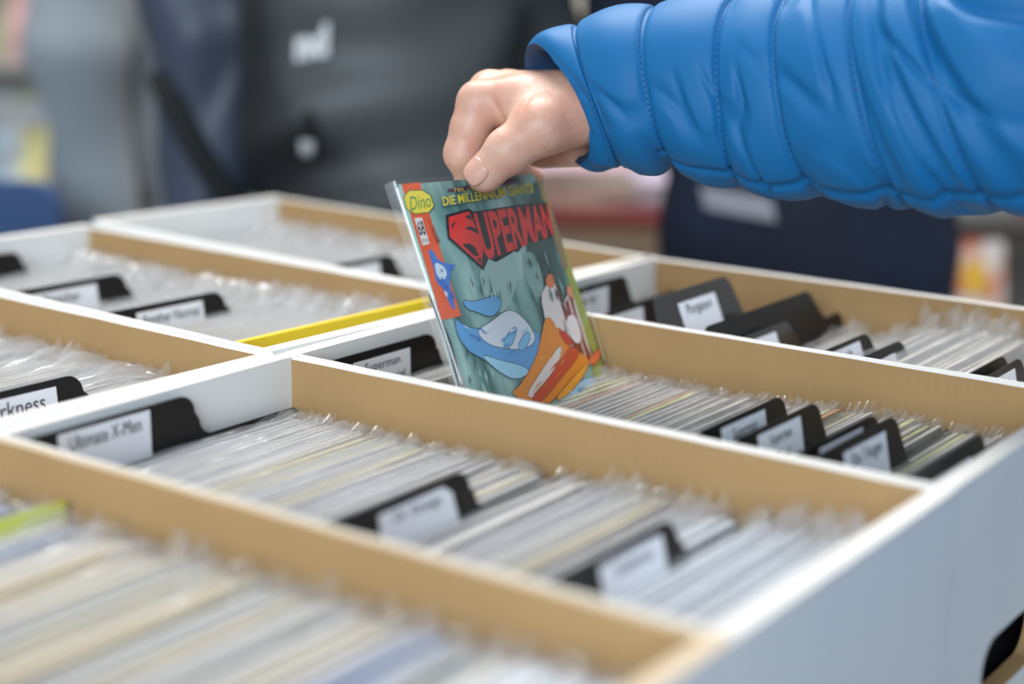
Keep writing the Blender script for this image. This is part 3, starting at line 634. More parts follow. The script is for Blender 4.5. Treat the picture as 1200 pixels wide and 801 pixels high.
# hand: joints in space
wr1, wr2 = H(720, 118, 0.968), H(716, 128, 0.994)
J = dict(
 i=[(561, 120, 0.980), (542, 180, 0.983), (553, 212, 0.998), (572, 236, 1.006)],
 m=[(574, 108, 1.000), (546, 170, 1.008), (566, 214, 1.018), (588, 236, 1.024)],
 r=[(594, 106, 1.018), (570, 168, 1.030), (588, 212, 1.038), (606, 226, 1.042)],
 l=[(614, 112, 1.034), (594, 166, 1.046), (610, 200, 1.050), (624, 208, 1.050)])
RD = dict(i=(0.0116, 0.0106, 0.0088, 0.0076), m=(0.0118, 0.0108, 0.0095, 0.008), r=(0.0112, 0.0102, 0.009, 0.0076), l=(0.0102, 0.0090, 0.008, 0.007))
TH = [H(664, 138, 0.962), H(634, 148, 0.953), H(595, 177, 0.954), H(568, 203, 0.959)]
def hand_sdf(P):
    d = sd_cap(P, wr1, wr2, 0.0205, 0.0190)
    wc = (wr1 + wr2) / 2
    for k, frac in (('i', 0.0), ('m', 0.33), ('r', 0.66), ('l', 1.0)):
        mc = H(*J[k][0]); s = wr1 * (1 - frac) + wr2 * frac
        d = smin(d, sd_cap(P, s, mc, 0.0180, RD[k][0] + 0.0012), 0.011)
    # thumb base and heel of the hand
    d = smin(d, sd_cap(P, H(694, 134, 0.970), TH[0], 0.0165, 0.0150), 0.012)
    d = smin(d, sd_cap(P, TH[0], TH[1], 0.0150, 0.0138), 0.010)
    d = smin(d, sd_cap(P, H(676, 158, 1.000), H(636, 168, 1.020), 0.0190, 0.0150), 0.012)
    d = smin(d, sd_cap(P, H(610, 122, 0.975), H(632, 150, 0.960), 0.0120, 0.0130), 0.012)   # web of the thumb
    # thumb
    t = sd_cap(P, TH[1], TH[2], 0.0138, 0.0118)
    t = smin(t, sd_cap(P, TH[2], TH[3], 0.0118, 0.0112), 0.004)
    t = smin(t, sd_ell(P, TH[2] + (TH[2] - TH[3]) * 0.05, (0.0126, 0.0126, 0.0126)), 0.005)
    d = smin(d, t, 0.008)
    # fingers
    for k in 'imrl':
        q = [H(*j) for j in J[k]]; f = None; q.insert(1, (q[0] + q[1]) / 2)
        rd = (RD[k][0], (RD[k][0] + RD[k][1]) / 2 + 0.0004) + RD[k][1:]
        for a in range(4):
            c = sd_cap(P, q[a], q[a + 1], rd[a], rd[a + 1]); f = c if f is None else smin(f, c, 0.004)
        d = smin(d, f, 0.0045)
    return d
def on_skin(px, py, start=0.90):    # where a line of sight meets the hand
    o_, r_ = np.array(rel(CAM)[:]), np.array(ray(px, py)[:]); t = start
    for _ in range(60):
        dd = float(hand_sdf((o_ + r_ * t)[None, :])[0]); t += dd * 0.9
        if dd < 1e-5: break
    return o_ + r_ * t
CREASE = []
for pts_, r_ in (([(577, 117), (583, 127), (588, 138)], 0.0011), ([(627, 107), (618, 118), (611, 130)], 0.0006), ([(592, 176), (597, 180), (601, 186)], 0.0004), ([(595, 172), (601, 177), (606, 184)], 0.0005), ([(600, 170), (606, 175), (610, 181)], 0.0004),
                 ([(660, 150), (668, 144), (675, 140)], 0.0005), ([(663, 157), (671, 151), (678, 148)], 0.0005), ([(655, 143), (662, 137), (668, 133)], 0.0004), ([(532, 176), (540, 179), (548, 177)], 0.0004)):
    q = [on_skin(*p) for p in pts_]; CREASE += [(a, b_, r_) for a, b_ in zip(q[:-1], q[1:])]
def hand_full(P):
    d = hand_sdf(P)
    for a, b_, r_ in CREASE: d = smax(d, -sd_cap(P, a, b_, r_, r_), r_ * 2.2)
    return d
allp = np.array([H(500, 250, 0.93), H(760, 60, 0.93), H(500, 250, 1.09), H(760, 60, 1.09), H(500, 60, 1.0), H(760, 250, 1.0)])
hv, hf = surface_nets(hand_full, allp.min(0) - 0.004, allp.max(0) + 0.004, 0.0014)
hand = link('hand', pyd('hand', hv, hf, True), M['skin'], per); hand['label'] = 'bare hand, thumb in front of the comic, fingers curled behind it'
sm = hand.modifiers.new('smooth', 'SMOOTH'); sm.factor = 0.5; sm.iterations = 2
# thumb nail: a curved plate on the back of the thumb tip
ax = Vector(TH[3] - TH[2]).normalized(); toc = (Vector((CAM - at(568, 203, 0.959))).normalized() + UPV * 0.55 - RGT * 0.12).normalized()
sdv = ax.cross(toc).normalized(); nn = sdv.cross(ax).normalized()
nv_, nf_ = [], []
nu_, nw_ = 10, 10
base = Vector(TH[3]) + ax * 0.0015
for j in range(nw_ + 1):
    for i in range(nu_ + 1):
        s = (i / nu_ * 2 - 1); t = j / nw_ * 2 - 1
        s_, t_ = s * math.sqrt(1 - t * t * 0.30), t * math.sqrt(1 - s * s * 0.30)
        ang = s_ * 0.74; r_ = 0.01125 - 0.0018 * max(0, t_) ** 2
        nv_.append(base + ax * t_ * 0.0072 + (nn * math.cos(ang) + sdv * math.sin(ang)) * r_)
for j in range(nw_):
    for i in range(nu_): a = j * (nu_ + 1) + i; nf_.append((a, a + 1, a + nu_ + 2, a + nu_ + 1))
nl = link('thumb_nail', pyd('thumb_nail', nv_, nf_, True), M['nail'], hand)
so_ = nl.modifiers.new('thick', 'SOLIDIFY'); so_.thickness = 0.0008; so_.offset = 0

# sleeve: quilted tube from the cuff over the elbow to the shoulder
SH = Vector((0.015, 0.835, 1.40))
ctrl = [at(652, 121, 0.978), at(700, 113, 0.974), at(780, 103, 0.955), at(900, 108, 0.93), at(1050, 106, 0.888), at(1190, 98, 0.852), at(1275, 62, 0.845), SH + Vector((-0.10, -0.01, -0.085)), SH, SH + Vector((0.03, -0.06, 0.01))]
crad = [0.0385, 0.0420, 0.0450, 0.0520, 0.0585, 0.0625, 0.0650, 0.0720, 0.082, 0.07]
def catmull(P, n):
    out = []; rr = []; pid = []
    for i in range(len(P) - 1):
        p0, p1, p2, p3 = P[max(i - 1, 0)], P[i], P[i + 1], P[min(i + 2, len(P) - 1)]
        for k in range(n):
            t = k / n; out.append(0.5 * ((2 * p1) + (p2 - p0) * t + (2 * p0 - 5 * p1 + 4 * p2 - p3) * t * t + (3 * p1 - p0 - 3 * p2 + p3) * t ** 3)); rr.append(crad[i] + (crad[i + 1] - crad[i]) * t); pid.append(i + t)
    out.append(P[-1]); rr.append(crad[-1]); pid.append(len(P) - 1); return out, rr, pid
pts, rr, pid = catmull(ctrl, 60)
arc = [0.0]
for a, b_ in zip(pts[:-1], pts[1:]): arc.append(arc[-1] + (b_ - a).length)
def arc_at(px):                 # arc length where the sleeve passes a picture column
    best = min(range(len(pts)), key=lambda i: abs(600 + FPX * (pts[i] - CAM).dot(CX) / (pts[i] - CAM).dot(FWD) - px) if pid[i] < 6.5 else 1e9); return arc[best]
seams = [arc_at(x) for x in (703, 781, 869, 954, 1048, 1138)]
while seams[-1] < arc[-1] + 0.05: seams.append(seams[-1] + 0.044)
seams = [-0.004] + seams
# resample evenly
ds = 0.0013; S = np.arange(0, arc[-1], ds); PT = [Vector([np.interp(s, arc, [p[k] for p in pts]) for k in range(3)]) for s in S]; RR = np.interp(S, arc, rr)
NV = 150; sv_, sf_ = [], []; seam_pts = {}
for i, s in enumerate(S):
    t = (PT[min(i + 4, len(PT) - 1)] - PT[max(i - 4, 0)]).normalized()
    u_ = (UPV - t * UPV.dot(t)); u_ = u_.normalized(); v_ = t.cross(u_)
    if v_.dot(FWD) > 0: v_ = -v_
    sk = np.interp(s, [0, 0.04, 0.12, 0.2, 0.27, 0.33], [0.0105, 0.006, 0.004, 0.009, 0.0135, 0.006])
    for k in range(NV):
        a = 2 * math.pi * k / NV; ca, sa = math.cos(a), math.sin(a)    # a=0 up, a=90 towards the camera
        se = s + 0.0016 * noise.noise((ca * 1.6, sa * 1.6, s * 6))       # seams wander
        j = 0
        while j < len(seams) - 2 and seams[j + 1] < se: j += 1
        wd = seams[j + 1] - seams[j]; tt = min(1, max(0, (se - seams[j]) / wd))
        puff = (math.sin(math.pi * tt) ** 0.6) * 0.0046 - 0.0022 * math.exp(-((min(tt, 1 - tt) * wd) / 0.0016) ** 2)
        puff *= 0.6 if j == 0 else 1.0
        # folds running round the arm, broken up along the way
        q = noise.noise((s * 46 + 0.9 * ca, ca * 0.75 + 3, sa * 0.75)); f1 = -0.0052 * max(0, 1 - abs(q) * 5.0) * max(0, min(1, 0.45 + 1.6 * noise.noise((s * 9, ca * 1.3, sa * 1.3 + 7))))
        q2 = noise.noise((s * 30 + 11, ca * 1.3, sa * 1.3)); f2 = 0.0018 * q2
        el = math.exp(-((s - seams[6]) / 0.035) ** 2); f3 = -0.006 * el * max(0, math.sin((s * 260) + 3 * ca)) * max(0, sa)
        bot = -0.0030 * math.exp(-(((a - math.radians(158)) / 0.05) ** 2)) * (1 if s > 0.06 else 0)
        lip = -0.0030 * math.exp(-s / 0.0025)
        r_ = RR[i] - 0.0035 + puff + f1 * (tt * (1 - tt) * 4) ** 0.5 + f2 * (0.4 + 0.6 * math.sin(math.pi * tt)) + f3 + bot + lip
        notch = -0.006 * math.exp(-((s - seams[2] + 0.006) / 0.006) ** 2) * max(0, -ca) ** 3; r_ += notch
        fl_ = 1.0 + 0.10 * ca * ca - 0.06 * sa * sa          # hangs a little taller than wide
        cu_ = math.exp(-s / 0.03)
        sv_.append(PT[i] + (u_ * ca * fl_ + v_ * sa * fl_) * r_ - t * (sk * ca * 1.5 * (1 - 0.35 * cu_) - (0.0125 * sa) * cu_))
nr = len(S)
for i in range(nr - 1):
    for k in range(NV): sf_.append((i * NV + k, i * NV + (k + 1) % NV, (i + 1) * NV + (k + 1) % NV, (i + 1) * NV + k))
sl_o = link('jacket_sleeve', pyd('jacket_sleeve', [rel(p) for p in sv_], sf_, True), M['blue'], per); sl_o['label'] = 'shiny blue quilted sleeve with stitched seams'
# lining: inward wall at the cuff
lv, lf = [], []
for m_, (off, sc) in enumerate(((0.0, 1.0), (0.002, 0.90), (0.012, 0.86), (0.045, 0.84), (0.05, 0.2))):
    i = int(off / ds); cc = PT[i]
    ring0 = [sv_[k] for k in range(NV)]; c0 = sum(ring0, Vector()) / NV; t = (PT[6] - PT[0]).normalized()
    for k in range(NV): lv.append(rel(c0 + (ring0[k] - c0) * sc + t * off))
for m_ in range(4):
    for k in range(NV): lf.append((m_ * NV + (k + 1) % NV, m_ * NV + k, (m_ + 1) * NV + k, (m_ + 1) * NV + (k + 1) % NV))
link('cuff_lining', pyd('cuff_lining', lv, lf, True), M['blue_in'], sl_o)
# stitching along the quilt seams: short threads sunk in each seam
for sx in seams[1:7]:
    tv, tf = [], []; i = int(sx / ds)
    for k in range(0, NV, 2):
        a_, b_ = sv_[i * NV + k], sv_[i * NV + (k + 1) % NV]; c_ = (a_ + b_) / 2; d_ = (b_ - a_) * 0.75; n_ = (c_ - PT[i]).normalized(); t_ = (PT[min(i + 3, nr - 1)] - PT[i - 3]).normalized() * 0.00045
        base_ = len(tv); tv += [rel(c_ + n_ * 0.0004 + d_ * sx_ + t_ * sy_) for sx_, sy_ in ((-.5, -1), (.5, -1), (.5, 1), (-.5, 1))]; tf.append((base_, base_ + 1, base_ + 2, base_ + 3))
    link('stitching', pyd('stitching', tv, tf), M['thread'], sl_o)

# ------------------------------------------------------------------ people built as continuous bodies
def sc_cap(P, a, b, ra, rb, sy):    # capsule flattened front to back
    Q = P * np.array([1, 1 / sy, 1]); a = np.array(a, float) * [1, 1 / sy, 1]; b = np.array(b, float) * [1, 1 / sy, 1]
    return sd_cap(Q, a, b, ra, rb) * min(1, sy)
def folds(P, amp, seed):
    x, y, z = P[..., 0], P[..., 1], P[..., 2]
    return amp * (np.sin(22 * z + 14 * x + 3 * np.sin(9 * x + seed)) * 0.5 + np.sin(37 * z - 20 * x + seed) * 0.3 + np.sin(15 * x + 11 * y + seed * 2) * 0.4)
def person_body(root, arms, skin, hair, top, trou, shoe, seed, hgt=1.72, girth=1.0, skip_arm=None, coat=0.0, foldamp=0.007, crease=0.0, quilt=0.0):
    k = hgt / 1.72
    sh = {-1: (-0.175 * girth, 0, 1.40), 1: (0.175 * girth, 0, 1.40)}
    def limbs(P, d, add, kk):
        for s in (-1, 1):
            if s == skip_arm: continue
            e, wri = arms[s]
            d = smin(d, sd_cap(P, sh[s], e, 0.056 + add, 0.044 + add), kk); d = smin(d, sd_cap(P, e, wri, 0.043 + add, 0.029 + add), kk * 0.6)
        return d
    def torso(P, add):
        d = sc_cap(P, (0, 0, 0.93), (0, 0, 1.10), 0.148 * girth + add, 0.142 * girth + add, 0.68)
        d = smin(d, sc_cap(P, (0, 0, 1.10), (0, 0, 1.30), 0.142 * girth + add, 0.165 * girth + add, 0.66), 0.05)
        d = smin(d, sc_cap(P, (-0.12 * girth, 0.01, 1.40), (0.12 * girth, 0.01, 1.40), 0.068 + add, 0.068 + add, 0.9), 0.06); return d
    def body(P):
        d = limbs(P, torso(P, -0.012), -0.008, 0.03)
        d = smin(d, sd_cap(P, (0, 0.015, 1.42), (0, 0.0, 1.52), 0.056, 0.050), 0.03)
        h = sd_ell(P, (0, 0.005, 1.615), (0.074, 0.094, 0.112)); h = smin(h, sd_ell(P, (0, -0.045, 1.545), (0.046, 0.042, 0.036)), 0.04)
        h = smin(h, sd_cap(P, (0, -0.088, 1.625), (0, -0.106, 1.588), 0.009, 0.013), 0.012)
        for s in (-1, 1):
            h = smin(h, sd_ell(P, (s * 0.076, 0.012, 1.60), (0.010, 0.018, 0.030)), 0.008)
            h = smax(h, -sd_ell(P, (s * 0.030, -0.095, 1.622), (0.015, 0.010, 0.008)), 0.012)
        h = smax(h, -sd_cap(P, (-0.020, -0.090, 1.556), (0.020, -0.090, 1.556), 0.003, 0.003), 0.006)
        d = smin(d, h, 0.02)
        for s in (-1, 1):
            d = smin(d, sd_cap(P, (s * 0.070, 0, 0.88), (s * 0.095, -0.005, 0.50), 0.060, 0.050), 0.04); d = smin(d, sd_cap(P, (s * 0.095, -0.005, 0.50), (s * 0.10, 0.02, 0.08), 0.050, 0.036), 0.02)
            if s == skip_arm: continue
            wri = np.array(arms[s][1]); dr = wri - np.array(arms[s][0]); dr /= np.linalg.norm(dr)
            sidev = np.cross(dr, [1, 0, 0]); sidev = sidev / np.linalg.norm(sidev)
            pal = wri + dr * 0.075; d = smin(d, sc_cap(P - wri, (0, 0, 0), tuple(dr * 0.07), 0.026, 0.032, 1.0), 0.015)
            for q in range(4):
                b0 = pal + sidev * (q - 1.5) * 0.018; ln = (0.062, 0.072, 0.068, 0.052)[q]
                d = smin(d, sd_cap(P, b0, b0 + dr * ln - np.array([s * 0.02, 0, 0]), 0.0095, 0.0080), 0.008)
            d = smin(d, sd_cap(P, wri + dr * 0.03, wri + dr * 0.075 - sidev * 0.052, 0.013, 0.0095), 0.012)
        return d
    def jacket(P):
        d = limbs(P, torso(P, 0.010), 0.012, 0.03) + folds(P, foldamp, seed)
        if coat: d = smin(d, sc_cap(P, (0, 0, 0.92), (0, 0, 0.92 - coat), 0.155 * girth, 0.165 * girth, 0.72) + folds(P, foldamp, seed), 0.03)
        if crease: d = d + crease * np.sin(58 * (0.8 * P[..., 2] - 0.6 * P[..., 0]) + 2.2 * np.sin(13 * P[..., 0] + 6 * P[..., 2]))
        if quilt: d = d - quilt * np.sqrt(np.abs(np.sin(math.pi * P[..., 2] / 0.06)))
        d = smax(d, (0.86 - coat) - P[..., 2], 0.01)
        d = smin(d, sd_cap(P, (-0.03, 0.02, 1.455), (0.03, 0.02, 1.455), 0.062, 0.062), 0.02)          # collar
        for s in (-1, 1):                                                                           # open cuffs
            if s == skip_arm: continue
            wri = np.array(arms[s][1]); dr = wri - np.array(arms[s][0]); dr /= np.linalg.norm(dr)
            near = np.linalg.norm(P - wri, axis=-1) < 0.12; d = np.where(near, smax(d, (P - wri) @ dr - 0.0, 0.004), d)
        return d
    def trousers(P):
        d = sc_cap(P, (0, 0, 0.94), (0, 0, 0.91), 0.136 * girth, 0.142 * girth, 0.60)
        for s in (-1, 1):
            d = smin(d, sd_cap(P, (s * 0.075, 0, 0.88), (s * 0.097, -0.005, 0.50), 0.080, 0.068), 0.04); d = smin(d, sd_cap(P, (s * 0.097, -0.005, 0.50), (s * 0.10, 0.02, 0.06), 0.068, 0.058), 0.02)
        return smax(d + folds(P, 0.004, seed + 2), 0.05 - P[..., 2], 0.006)
    def mk(name, fn, lo, hi, h, m, par):
        v, f = surface_nets(fn, np.array(lo), np.array(hi), h); return link(name, pyd(name, v * k, f, True), m, par)
    ex = 0.24 + max(abs(arms[s][1][0]) for s in (-1, 1))
    yl = min(-0.2, min(arms[s][1][1] for s in (-1, 1) if s != skip_arm) - 0.15)
    body_o = mk('body', body, (-ex, yl, 0.0), (ex, 0.2, 1.76), 0.016, skin, root)
    jk = mk('jacket', jacket, (-ex, yl, 0.82 - coat), (ex, 0.24, 1.56), 0.0125, top, root)
    mk('trousers', trousers, (-0.26, -0.2, 0.03), (0.26, 0.2, 1.12), 0.018, trou, root)
    for s in (-1, 1): mk('shoe', lambda P, s=s: smax(smin(sd_cap(P, (s * 0.10, 0.03, 0.045), (s * 0.115, -0.13, 0.035), 0.046, 0.042), sd_cap(P, (s * 0.10, 0.02, 0.05), (s * 0.10, 0.02, 0.10), 0.045, 0.045), 0.03), 0.003 - P[..., 2], 0.004), (s * 0.11 - 0.08, -0.2, -0.02), (s * 0.11 + 0.08, 0.11, 0.16), 0.012, shoe, root)
    def hairf(P):
        d = sd_ell(P, (0, 0.014, 1.632), (0.083, 0.100, 0.112)); d = smax(d, -(P[..., 1] + 0.042) - 0.55 * (P[..., 2] - 1.655), 0.01) if False else smax(d, 1.655 - 1.1 * (P[..., 1] + 0.03) - P[..., 2], 0.012)
        return d + 0.003 * np.sin(60 * P[..., 0]) * np.sin(50 * P[..., 2])
    mk('hair', hairf, (-0.11, -0.13, 1.48), (0.11, 0.14, 1.78), 0.011, hair, body_o)
    for s in (-1, 1):
        e = link('eye', tube_mesh('eye', [(s * 0.030 * k, -0.078 * k, 1.622 * k), (s * 0.030 * k, -0.0865 * k, 1.622 * k)], [0.010, 0.004], 8), M['ink'], body_o)
    return jk
hairm = mat('brown_hair', (0.06, 0.035, 0.02), 0.6)
skin2 = mat('skin_plain', (0.58, 0.34, 0.26), 0.5)
denim = mat('dark_denim', (0.03, 0.045, 0.09), 0.85); shoe = mat('dark_shoe', (0.03, 0.03, 0.03), 0.6)
greyt = mat('grey_trousers', (0.10, 0.10, 0.11), 0.85)
# the reaching person stands just outside the picture, facing the boxes
prt = per; prt.rotation_euler = (0, 0, 0)
inner = []
before = set(bpy.data.objects)
jk = person_body(per, {-1: ((-0.27, 0.02, 1.14), (-0.26, -0.10, 0.92)), 1: ((0.3, 0, 1.2), (0.3, -0.1, 1.0))}, skin2, hairm, M['blue'], denim, shoe, 1.0, 1.70, 1.05, skip_arm=1, quilt=0.010)
for o in set(bpy.data.objects) - before:
    if o.parent == per:         # turn the standing body to face the boxes (towards -X)
        o.matrix_parent_inverse = Matrix.Identity(4); o.rotation_euler = (0, 0, R(-90))
# people beyond the table
def to_root(root, p): return root.matrix_world.inverted() @ Vector(p)
def stand(px, d, turn):
    p = at(px, 200, d); return Vector((p.x, p.y, 0)), YAW + turn
charcoal = mat('charcoal_softshell', (0.045, 0.052, 0.058), 0.5, vary=((0.075, 0.085, 0.092), (1, 1, 1), 5, 0.4, 0.65))
slate = mat('slate_blue_fabric', (0.085, 0.115, 0.19), 0.85); blackf = mat('black_fabric', (0.009, 0.010, 0.012), 0.85)
white_print = mat('white_print', (0.75, 0.76, 0.78), 0.6)
def drape(root_obj, jk, items, off=0.004):
    bpy.context.view_layer.update(); return BVHTree.FromPolygons([jk.matrix_world @ v.co for v in jk.data.vertices], [tuple(p.vertices) for p in jk.data.polygons])
p, rz = stand(432, 1.86, 0.06)
pb = tag(empty('person', p, rz), 'person in black and charcoal jacket with white chest logo behind the boxes', 'person')
jb = person_body(pb, {-1: ((-0.176, 0.0, 1.13), (-0.176, -0.02, 0.78)), 1: ((0.175, 0.06, 1.13), (0.12, 0.12, 0.86))}, skin2, hairm, charcoal, greyt, shoe, 2.3, 1.80, 0.92, foldamp=0.012, crease=0.006)
ca_ = jb.data.color_attributes.new('cloth_colour', 'FLOAT_COLOR', 'POINT')   # slate sleeve, black and charcoal panels
sst = lambda x, e: 1 / (1 + math.exp(-max(-40, min(40, x / e))))
for i, v_ in enumerate(jb.data.vertices):
    c = v_.co; sl_ = sst(-0.138 - c.x - 0.10 * max(0, c.z - 1.25), 0.005)
    bl = max(sst(-0.070 + 0.03 * math.sin(c.z * 9) - c.x, 0.006), sst(1.07 - 0.9 * (c.x + 0.04) - c.z, 0.008) * sst(0.06 - c.x, 0.01), sst(1.01 - 0.3 * c.x - c.z, 0.008))
    col = [(1 - bl) * a_ + bl * b_ for a_, b_ in zip((0.058, 0.067, 0.074), (0.008, 0.009, 0.011))]; col = [(1 - sl_) * a_ + sl_ * b_ for a_, b_ in zip(col, (0.042, 0.056, 0.092))]
    ca_.data[i].color = (*col, 1)
an = charcoal.node_tree.nodes.new('ShaderNodeAttribute'); an.attribute_name = 'cloth_colour'; charcoal.node_tree.links.new(an.outputs['Color'], charcoal.node_tree.nodes['Principled BSDF'].inputs['Base Color'])
bvh = drape(pb, jb, None)
def on_jacket(bvh, px, py, off=0.004):
    h = bvh.ray_cast(CAM, ray(px, py).normalized()); loc = h[0] if h[0] else at(px, py, 1.8); return loc - ray(px, py).normalized() * off
def printed(root, bvh, name, quad, body, material, **kw):
    n, f, asp = text_faces(body, **kw); (x0, y0), (x1, y1), (x2, y2), (x3, y3) = quad
    inv = root.matrix_world.inverted(); v = []
    for a, b_ in n:
        px = (x3 * (1 - a) + x2 * a) * (1 - b_) + (x0 * (1 - a) + x1 * a) * b_; py = (y3 * (1 - a) + y2 * a) * (1 - b_) + (y0 * (1 - a) + y1 * a) * b_
        v.append(inv @ on_jacket(bvh, px, py))
    return link(name, pyd(name, v, f), material, root)
printed(pb, bvh, 'chest_logo', ((341, 34), (386, 26), (389, 64), (346, 72)), 'nd', white_print, offset=0.06, shear=0.15)
inv = pb.matrix_world.inverted()
zp = [inv @ on_jacket(bvh, x, y, 0.010) for x, y in ((362, 130), (360, 150), (359, 168), (359, 184))]
z1 = link('zipper_pull', tube_mesh('zipper_pull', zp, [0.004, 0.007, 0.007, 0.009]), M['black'], pb)
link('zipper_tip', tube_mesh('zipper_tip', [inv @ on_jacket(bvh, 360, 166, 0.020), inv @ on_jacket(bvh, 360, 180, 0.020)], 0.0075), mat('grey_rubber', (0.45, 0.46, 0.47), 0.5), z1)
stp = [inv @ on_jacket(bvh, x, y, 0.006) for x, y in ((186, 88), (200, 118), (222, 160), (246, 200), (272, 240), (300, 262))]
link('shoulder_strap', tube_mesh('shoulder_strap', stp, 0.014), blackf, pb)
p, rz = stand(150, 2.45, R(92))
pa = tag(empty('person', p, rz), 'person in light grey coat seen from the side at the left', 'person')
lgrey = mat('light_grey_wool', (0.29, 0.33, 0.36), 0.9, vary=((0.24, 0.27, 0.30), (1, 1, 1), 6, 0.4, 0.65))
person_body(pa, {-1: ((-0.21, 0.02, 1.08), (-0.21, -0.02, 0.80)), 1: ((0.21, 0.02, 1.08), (0.21, -0.02, 0.80))}, skin2, hairm, lgrey, greyt, shoe, 4.0, 1.78, 0.92, coat=0.30)
p, rz = stand(948, 1.86, -0.15)
pc = tag(empty('person', p, rz), 'person in dark navy jacket behind the blue sleeve', 'person')
navy = mat('dark_navy_fabric', (0.009, 0.014, 0.032), 0.85, vary=((0.015, 0.03, 0.075), (1, 1, 1), 3, 0.45, 0.7))
jc = person_body(pc, {-1: ((-0.20, 0.06, 1.14), (-0.10, 0.15, 0.96)), 1: ((0.20, 0.06, 1.14), (0.10, 0.15, 0.96))}, skin2, hairm, navy, denim, shoe, 5.2, 1.76, 0.95, coat=0.08)
bvh = drape(pc, jc, None)
inv = pc.matrix_world.inverted()
gv = [inv @ on_jacket(bvh, x, y, 0.004) for y_ in range(4) for x_ in range(7) for x, y in [(820 + 84 * x_ / 6 + 2 * y_, 217 + 27 * y_ / 3 + 16 * x_ / 6)]]
link('printed_patch', pyd('printed_patch', gv, [(j * 7 + i, j * 7 + i + 1, j * 7 + i + 8, j * 7 + i + 7) for j in range(3) for i in range(6)]), mat('grey_print', (0.33, 0.33, 0.38), 0.7), pc)

# ------------------------------------------------------------------ hall behind: chair, tables and racks
ch = empty('chair', at(-146, 300, 2.05).to_2d().to_3d(), YAW); tag(ch, 'dark blue plastic chair at the left photo edge behind the boxes', 'chair')
cblue = mat('dark_blue_plastic', (0.012, 0.055, 0.17), 0.45)
bt = CAM.z + ray(20, 209).z * 2.05
def rrect(name, w_, z0, z1, y0, y1, r):
    pts_ = [(-w_ / 2, z0), (w_ / 2, z0)] + [(w_ / 2 - r + r * math.cos(a), z1 - r + r * math.sin(a)) for a in [math.pi / 2 * i / 5 for i in range(6)]] + [(-w_ / 2 + r + r * math.cos(a), z1 - r + r * math.sin(a)) for a in [math.pi / 2 + math.pi / 2 * i / 5 for i in range(6)]]
    n = len(pts_); v = [(x, y0, z) for x, z in pts_] + [(x, y1, z) for x, z in pts_]
    return pyd(name, v, [tuple(range(n)), tuple(range(2 * n - 1, n - 1, -1))] + [((i + 1) % n, i, n + i, n + (i + 1) % n) for i in range(n)])
link('backrest', rrect('backrest', 0.46, bt - 0.34, bt, -0.015, 0.015, 0.04), cblue, ch)
link('seat', box_mesh('seat', (-0.23, -0.44, 0.44), (0.23, 0.0, 0.47), 0.01), cblue, ch)
for x in (-0.20, 0.20):
    link('leg', tube_mesh('leg', [(x, -0.40, 0), (x, -0.38, 0.44)], 0.012), M['steel'], ch); link('leg', tube_mesh('leg', [(x, 0.03, 0), (x, 0.0, bt - 0.3)], 0.012), M['steel'], ch)
# display rack across the back
def place(px, py, d): q = at(px, py, d); return q
RK = 3.6
rk = empty('display_rack', at(600, 0, RK).to_2d().to_3d(), YAW); tag(rk, 'tall grey display rack with faced comics across the hall behind', 'rack')
wood = mat('rack_board', (0.30, 0.29, 0.28), 0.7)
link('back_panel', box_mesh('back_panel', (-1.7, 0.16, 0.05), (1.7, 0.18, 1.75)), wood, rk)
SHZ = (0.32, 0.66, 1.00, 1.34)
for z in SHZ: link('shelf_board', box_mesh('shelf_board', (-1.7, -0.02, z - 0.02), (1.7, 0.16, z), 0.003), wood, rk)
for x in (-1.7, -0.6, 0.6, 1.68): link('upright', box_mesh('upright', (x, -0.01, 0), (x + 0.02, 0.18, 1.75)), wood, rk)
def rack_x(px): return (px - 600) / FPX * RK
covers = [  # picture column, shelf index, colours
 (-120, 2, (0.30, 0.34, 0.30), 'sage green'), (-28, 2, (0.22, 0.26, 0.14), 'olive green'), (40, 2, (0.45, 0.25, 0.24), 'dusty red'), (560, 2, (0.20, 0.16, 0.45), 'violet'), (606, 2, (0.45, 0.22, 0.32), 'mauve'),
 (652, 2, (0.55, 0.10, 0.08), 'red'), (700, 2, (0.62, 0.54, 0.44), 'cream'), (748, 2, (0.66, 0.66, 0.64), 'white'), (795, 2, (0.10, 0.12, 0.2), 'midnight blue'),
 (-110, 1, (0.45, 0.50, 0.56), 'pale blue'), (-30, 1, (0.40, 0.46, 0.52), 'grey blue'), (45, 1, (0.62, 0.50, 0.20), 'mustard yellow'), (650, 1, (0.66, 0.58, 0.54), 'peach'), (710, 1, (0.70, 0.50, 0.46), 'salmon pink'), (768, 1, (0.64, 0.62, 0.62), 'ash grey'),
 (1090, 1, (0.4, 0.1, 0.1), 'dark red'), (1140, 1, (0.62, 0.26, 0.10), 'orange'), (1200, 1, (0.24, 0.24, 0.26), 'graphite'), (1255, 1, (0.5, 0.5, 0.55), 'silver grey'), (1320, 1, (0.6, 0.2, 0.1), 'rust red')]
